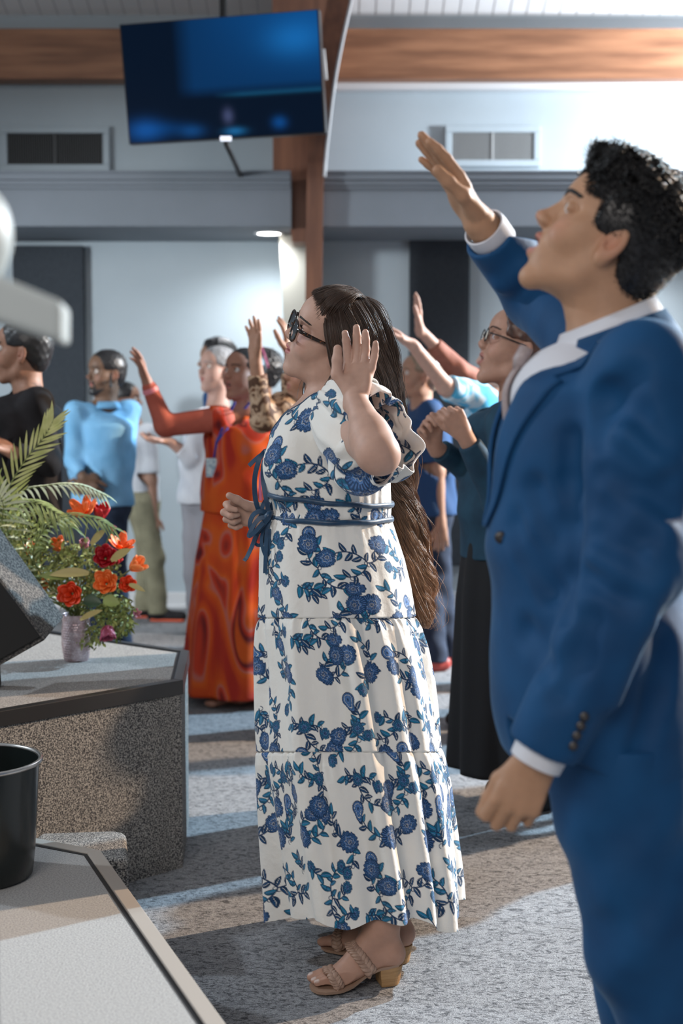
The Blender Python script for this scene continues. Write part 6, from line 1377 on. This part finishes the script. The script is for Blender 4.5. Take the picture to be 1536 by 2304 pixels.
def beard(root, topo, T, H, d):
    C = SDF(H.o-V(.16, .16, .16), H.o+V(.16, .16, .1), .004); w = H.w
    C.cap(w(.086, 0, -.080), w(.082, 0, -.060), .020, .012, .01); C.cap(w(.094, -.018, -.034), w(.094, .018, -.034), .0055, None, .004)
    for y in (1, -1): C.cap(w(.080, y*.012, -.088), w(.012, y*.058, -.058), .017, .010, .015); C.cap(w(.094, y*.016, -.034), w(.084, y*.024, -.062), .006, None, .008); C.cap(w(.012, y*.060, -.058), w(.008, y*.068, .01), .008, .006, .01)
    link('beard', C.mesh(), M_BLACK_HAIR, root)
people()
beyond_frame()
# ------------------------------------------------------------------ the flower arrangement on the tall platform
def petal(mb, o, ax, out, L, W, cup, tipc=.25, n=7, m=5):
    'one petal: starts at o, rises along ax, leans towards out'
    s = np.cross(ax, out); v = []
    for i in range(n):
        t = i/(n-1); wv = W*math.sin(min(1, t*.92+.08)*math.pi*.86)**.7; h_ = L*t; lean = out*(cup*math.sin(t*1.9)*L+tipc*L*t**3)
        for j in range(m):
            k = (j/(m-1)-.5)*2; v.append(o+ax*(h_-abs(k)*wv*.20)+lean+s*k*wv-out*(1-k*k)*0+(-out)*(k*k)*wv*.55)
    mb.add(v, [(i*m+j, i*m+j+1, (i+1)*m+j+1, (i+1)*m+j) for i in range(n-1) for j in range(m-1)])
def flower(kind, p, ax, R, mat, label, cat, stem_to, name):
    r = empty(name, p, label, cat, 'flowers in the arrangement'); ax = nrm(ax); a = nrm(np.cross(ax, V(.3, .5, .8))); b = np.cross(ax, a); mb = MB(); rg = random.Random(int(p[0]*1e4) % 999)
    if kind == 'rose': rings = ((3, .35, .10, .9), (4, .55, .28, .95), (5, .75, .45, 1.0), (6, .95, .62, 1.0))
    elif kind == 'tulip': rings = ((3, .75, .34, 1.5), (4, .95, .42, 1.55))
    elif kind == 'lily': rings = ((6, 1.0, .80, 1.25), (4, .6, .35, 1.1))
    else: rings = ((4, .6, .30, 1.3), (6, .9, .40, 1.35), (6, 1.0, .48, 1.1))
    ph = 0
    for (n, w, cup, ln) in rings:
        ph += .7
        for k in range(n):
            t = 2*math.pi*k/n+ph+rg.uniform(-.15, .15); o = a*math.cos(t)+b*math.sin(t)
            petal(mb, p-ax*R*.55+o*R*.12, ax, o, R*ln*(.92+.16*rg.random()), R*w*(.52 if kind == 'lily' else .62), cup, .10 if kind in ('tulip', 'bud') else .38)
    o_ = mb.build('petals', mat, r, smooth=True); so = o_.modifiers.new('thick', 'SOLIDIFY'); so.thickness = .0012
    q = p-ax*R*.5; mid = (q+stem_to)/2+V(0, 0, .02)-ax*.01; mb = MB(); mb.tube(list(resample([q, q-ax*.02, mid, stem_to], 14)), .0024, 6); mb.build('stem', M_STEM, r, smooth=True)
def blade(mb, o, d, up, L, W, droop=.2, n=6):
    s = nrm(np.cross(d, up)); v = []
    for i in range(n):
        t = i/(n-1); w_ = W*math.sin(min(1, t*.9+.10)*math.pi)**.8; c = o+d*L*t-up*0+V(0, 0, -1)*droop*L*t*t; v += [c-s*w_+up*w_*.3, c, c+s*w_+up*w_*.3]
    mb.add(v, [(3*i+k, 3*i+k+1, 3*i+k+4, 3*i+k+3) for i in range(n-1) for k in (0, 1)])
def frond(pts, L, mat, label, side_up=V(0, -.5, .85), n=22, W=.0042, ang=48, droop=.12, fold=0, lr=(1, 1)):
    c = resample(pts, n+4); r = empty('palm_frond', c[0], label, 'palm leaf', 'palm leaves in the arrangement'); mb = MB(); mb.tube(list(c), [.0030*(1-.75*i/(len(c)-1)) for i in range(len(c))], 6); mb.build('leaf_stem', M_STEM, r, smooth=True)
    mb = MB(); rg = random.Random(4)
    for i in range(2, n+3):
        t = i/(n+3); T = nrm(c[min(i+1, n+3)]-c[i-1]); s = nrm(np.cross(T, side_up)); up = np.cross(s, T); ll = L*(math.sin(min(1, .25+t*.9)*math.pi*.78))**.8
        for sg, kk in ((1, lr[0]), (-1, lr[1])):
            an = math.radians(ang*(1-.45*t)+rg.uniform(-4, 4)); d = nrm(T*math.cos(an)+s*sg*math.sin(an)+up*fold); blade(mb, c[i], d, up, ll*kk*(.9+.2*rg.random()), W, droop)
    mb.build('leaflets', mat, r, smooth=True)
M_STEM = flat_mat('green_stem', (.14, .17, .045), .6)
def petal_mat(name, c, c2=None):
    m = noise_mat(name, c, c2 or tuple(x*1.25 for x in c), 35, .5, contrast=(.35, .65)); setin(m.node_tree.nodes['Principled BSDF'], Subsurface_Weight=.1, Subsurface_Scale=.01); return m
def arrangement():
    vb = fl(172, 1486, H1); Yv = vb[1]; A = lambda x, y, d=0: at(x, y, Yv+d); mouth = vb+V(0, 0, .150)
    r = empty('vase', vb, 'small pink silver studded vase on the tall platform', 'vase'); mb = MB(); prof = []; n = 120; mrows = 74; v = []
    for j in range(mrows):
        z = .152*j/(mrows-1); R0 = float(np.interp(z, [0, .01, .05, .10, .13, .152], [.036, .040, .046, .046, .043, .046]))
        for i in range(n):
            a = 2*math.pi*i/n; b = .0016*abs(math.sin(a*n/8+(.5*math.pi if (j//4) % 2 else 0))*math.sin(math.pi*j/4)); v.append(vb+V((R0+b)*math.cos(a), (R0+b)*math.sin(a), z))
    mb.add(v, [(j*n+i, j*n+(i+1) % n, (j+1)*n+(i+1) % n, (j+1)*n+i) for j in range(mrows-1) for i in range(n)]+[tuple(range(n))[::-1]]); mb.build('body', noise_mat('studded_pink_metal', (.50, .36, .38), (.75, .62, .64), 60, .28, metallic=.75), r, smooth=True)
    O, RO, RD, CR, PU, PK, PE = petal_mat('orange_petal', (.85, .17, .03)), petal_mat('red_orange_petal', (.72, .055, .012)), petal_mat('red_petal', (.42, .012, .020)), petal_mat('crimson_petal', (.36, .006, .014)), petal_mat('plum_petal', (.30, .035, .10), (.42, .08, .14)), petal_mat('mauve_petal', (.42, .16, .20)), petal_mat('peach_petal', (.90, .26, .07))
    F = [('lily', 188, 1150, 24, O, 'wide open orange flower at the top of the arrangement', -.02, (-.2, -.6, .8)), ('tulip', 226, 1158, 23, RD, 'dark red tulip at the top right of the arrangement', 0, (.2, -.3, .9)), ('bud', 253, 1190, 9, PK, 'tiny mauve bud below the dark red tulip', 0, (.4, -.3, .8)),
         ('tulip', 132, 1230, 20, O, 'orange tulip half hidden by the green palm leaf', .0, (-.2, -.4, .9)), ('bud', 189, 1226, 16, PK, 'dusty mauve bud in the middle of the arrangement', .02, (.1, -.4, .9)), ('lily', 273, 1226, 21, O, 'orange flower with spread petals at the right side', 0, (.3, -.5, .8)),
         ('rose', 237, 1254, 26, CR, 'large deep crimson flower in the centre right', -.05, (.1, -.9, .3)), ('tulip', 303, 1275, 23, PE, 'peach tulip sticking out furthest to the right', -.02, (.7, -.3, .5)), ('rose', 238, 1311, 27, O, 'open orange rose facing the front', -.07, (.0, -.9, .3)), ('rose', 287, 1314, 20, RO, 'red orange rose right of the open orange rose', -.04, (.2, -.8, .2)),
         ('rose', 159, 1336, 27, RO, 'big red orange rose low on the left above the vase', -.08, (-.1, -.95, .1)), ('bud', 242, 1421, 24, PU, 'plum coloured round bud hanging lowest beside the vase', -.06, (.15, -.5, -.8)), ('lily', 62, 1237, 17, O, 'small orange flower at the far left behind the speaker', .04, (-.3, -.6, .6)), ('rose', 100, 1314, 17, PE, 'small peach rose peeping out beside the speaker', .0, (-.4, -.8, .3)), ('lily', 306, 1380, 8, PK, 'tiny pink blossom at the lower right', .02, (.4, -.5, .3)), ('tulip', 262, 1262, 14, RD, 'small red tulip between the crimson flower and the peach tulip', .02, (.4, -.3, .6))]
    for k, x, y, R, m_, lb, d, ax in F: flower(k, A(x, y, d), V(*ax), R/3200*Yv, m_, lb, 'flower', mouth+V(.012*math.sin(x), .012*math.cos(x), -.02), {'rose': 'rose', 'tulip': 'tulip', 'lily': 'orange_flower' if m_ is O else 'blossom', 'bud': 'flower_bud'}[k])
    PY, PG, PW = noise_mat('yellow_palm', (.50, .52, .18), (.66, .66, .28), 30, .5), noise_mat('green_palm', (.24, .31, .10), (.40, .46, .19), 30, .5), noise_mat('pale_palm', (.62, .66, .40), (.76, .78, .56), 30, .5)
    frond([mouth, A(40, 1250, -.02), A(12, 1130, -.05), A(50, 1045, -.07), A(98, 985, -.08), A(122, 942, -.08)], .105, PY, 'tall yellow green palm leaf standing in front of the black jacket', V(.25, -.9, .3), 24, .0046, 46, .02)
    frond([mouth, A(60, 1240, -.02), A(35, 1120, -.03), A(110, 1092, -.08), A(180, 1092, -.10), A(240, 1116, -.12)], .075, PW, 'pale palm leaf arching to the right above the flowers', V(.1, -.45, .9), 26, .0040, 50, .45)
    frond([mouth, A(50, 1260, 0), A(0, 1160, -.02), A(60, 1130, -.06), A(120, 1150, -.08), A(165, 1190, -.10)], .085, PG, 'green palm leaf drooping over the middle left flowers', V(0, -.6, .8), 24, .0042, 52, .5)
    frond([mouth, A(80, 1270, -.03), A(90, 1205, -.06), A(140, 1165, -.09), A(205, 1165, -.11), A(262, 1192, -.12)], .070, PG, 'grey green palm leaf curving low across the orange tulip', V(0, -.6, .8), 24, .0036, 46, .35)
    frond([mouth, A(40, 1300, 0), A(10, 1210, 0), A(-5, 1140, -.02), A(-20, 1080, -.03), A(-60, 1020, -.04)], .100, PG, 'dark green palm leaf at the left edge', V(.3, -.9, .3), 20, .0044, 50, .2)
    frond([mouth, A(30, 1280, 0), A(5, 1190, -.03), A(8, 1145, -.06), A(4, 1125, -.07), A(-5, 1110, -.07)], .110, PW, 'white green fan of narrow leaves at the left edge', V(.0, -.98, .2), 12, .0052, 95, .25)
    # single leaves
    LY, LD, LB = flat_mat('yellow_leaf', (.52, .42, .16), .5), flat_mat('dark_round_leaf', (.03, .07, .03), .4), flat_mat('bright_leaf', (.28, .34, .09), .5)
    for (x, y, dx, dz, L, W, m_, lb) in ((200, 1290, -1, .12, .125, .016, LY, 'long yellow leaf pointing left below the mauve bud'), (250, 1262, .75, .6, .085, .014, LY, 'pale yellow leaf crossing in front of the crimson flower'), (205, 1225, .6, .75, .08, .012, LY, 'narrow yellow leaf rising beside the mauve bud'), (188, 1352, 1, .05, .060, .022, LD, 'round dark green leaf under the open orange rose'), (232, 1350, 1, -.05, .055, .020, LB, 'round bright leaf right of the dark leaf'), (150, 1300, -.8, .2, .09, .013, LB, 'bright pointed leaf left of the open rose'), (290, 1315, 1, -.25, .055, .009, LY, 'small yellow leaf tip at the right rim'), (180, 1395, .8, .5, .09, .010, LY, 'yellow stem leaf curving up from the vase')):
        o = A(x, y, -.09); mb = MB(); blade(mb, o, nrm(V(dx, -.15, dz)), nrm(V(0, -.9, .4)), L, W, .15, 12); ob = mb.build('leaf', m_, None, smooth=True); tag(ob, lb, 'leaf', 'single leaves in the arrangement')
    rg = random.Random(9); mb = MB(); lm = MB()
    for (cx, cy, rx, ry, dp, n) in ((190, 1300, 85, 80, .10, 800), (260, 1385, 42, 48, .05, 420), (110, 1260, 70, 50, .08, 300), (60, 1200, 60, 60, .05, 300), (205, 1430, 35, 30, .03, 120)):
        for _ in range(n):
            a = rg.uniform(0, 6.28); q = math.sqrt(rg.random()); p = A(cx+rx*q*math.cos(a), cy+ry*q*math.sin(a), rg.uniform(-.04, dp)); d = nrm(V(rg.uniform(-1, 1), rg.uniform(-1, .2), rg.uniform(-.8, .8))); blade(mb if rg.random() < .5 else lm, p, d, nrm(V(rg.uniform(-.4, .4), -.8, .5)), rg.uniform(.012, .026), rg.uniform(.0025, .006), .3, 4)
    tag(mb.build('foliage', noise_mat('olive_foliage', (.09, .11, .03), (.24, .27, .08), 40, .6), None, smooth=True), 'dense small olive leaves filling the middle of the arrangement', 'foliage', kind='stuff')
    tag(lm.build('foliage', noise_mat('light_foliage', (.24, .30, .07), (.42, .46, .16), 40, .6), None, smooth=True), 'light yellow green sprigs spilling over the vase', 'foliage', kind='stuff')
arrangement()
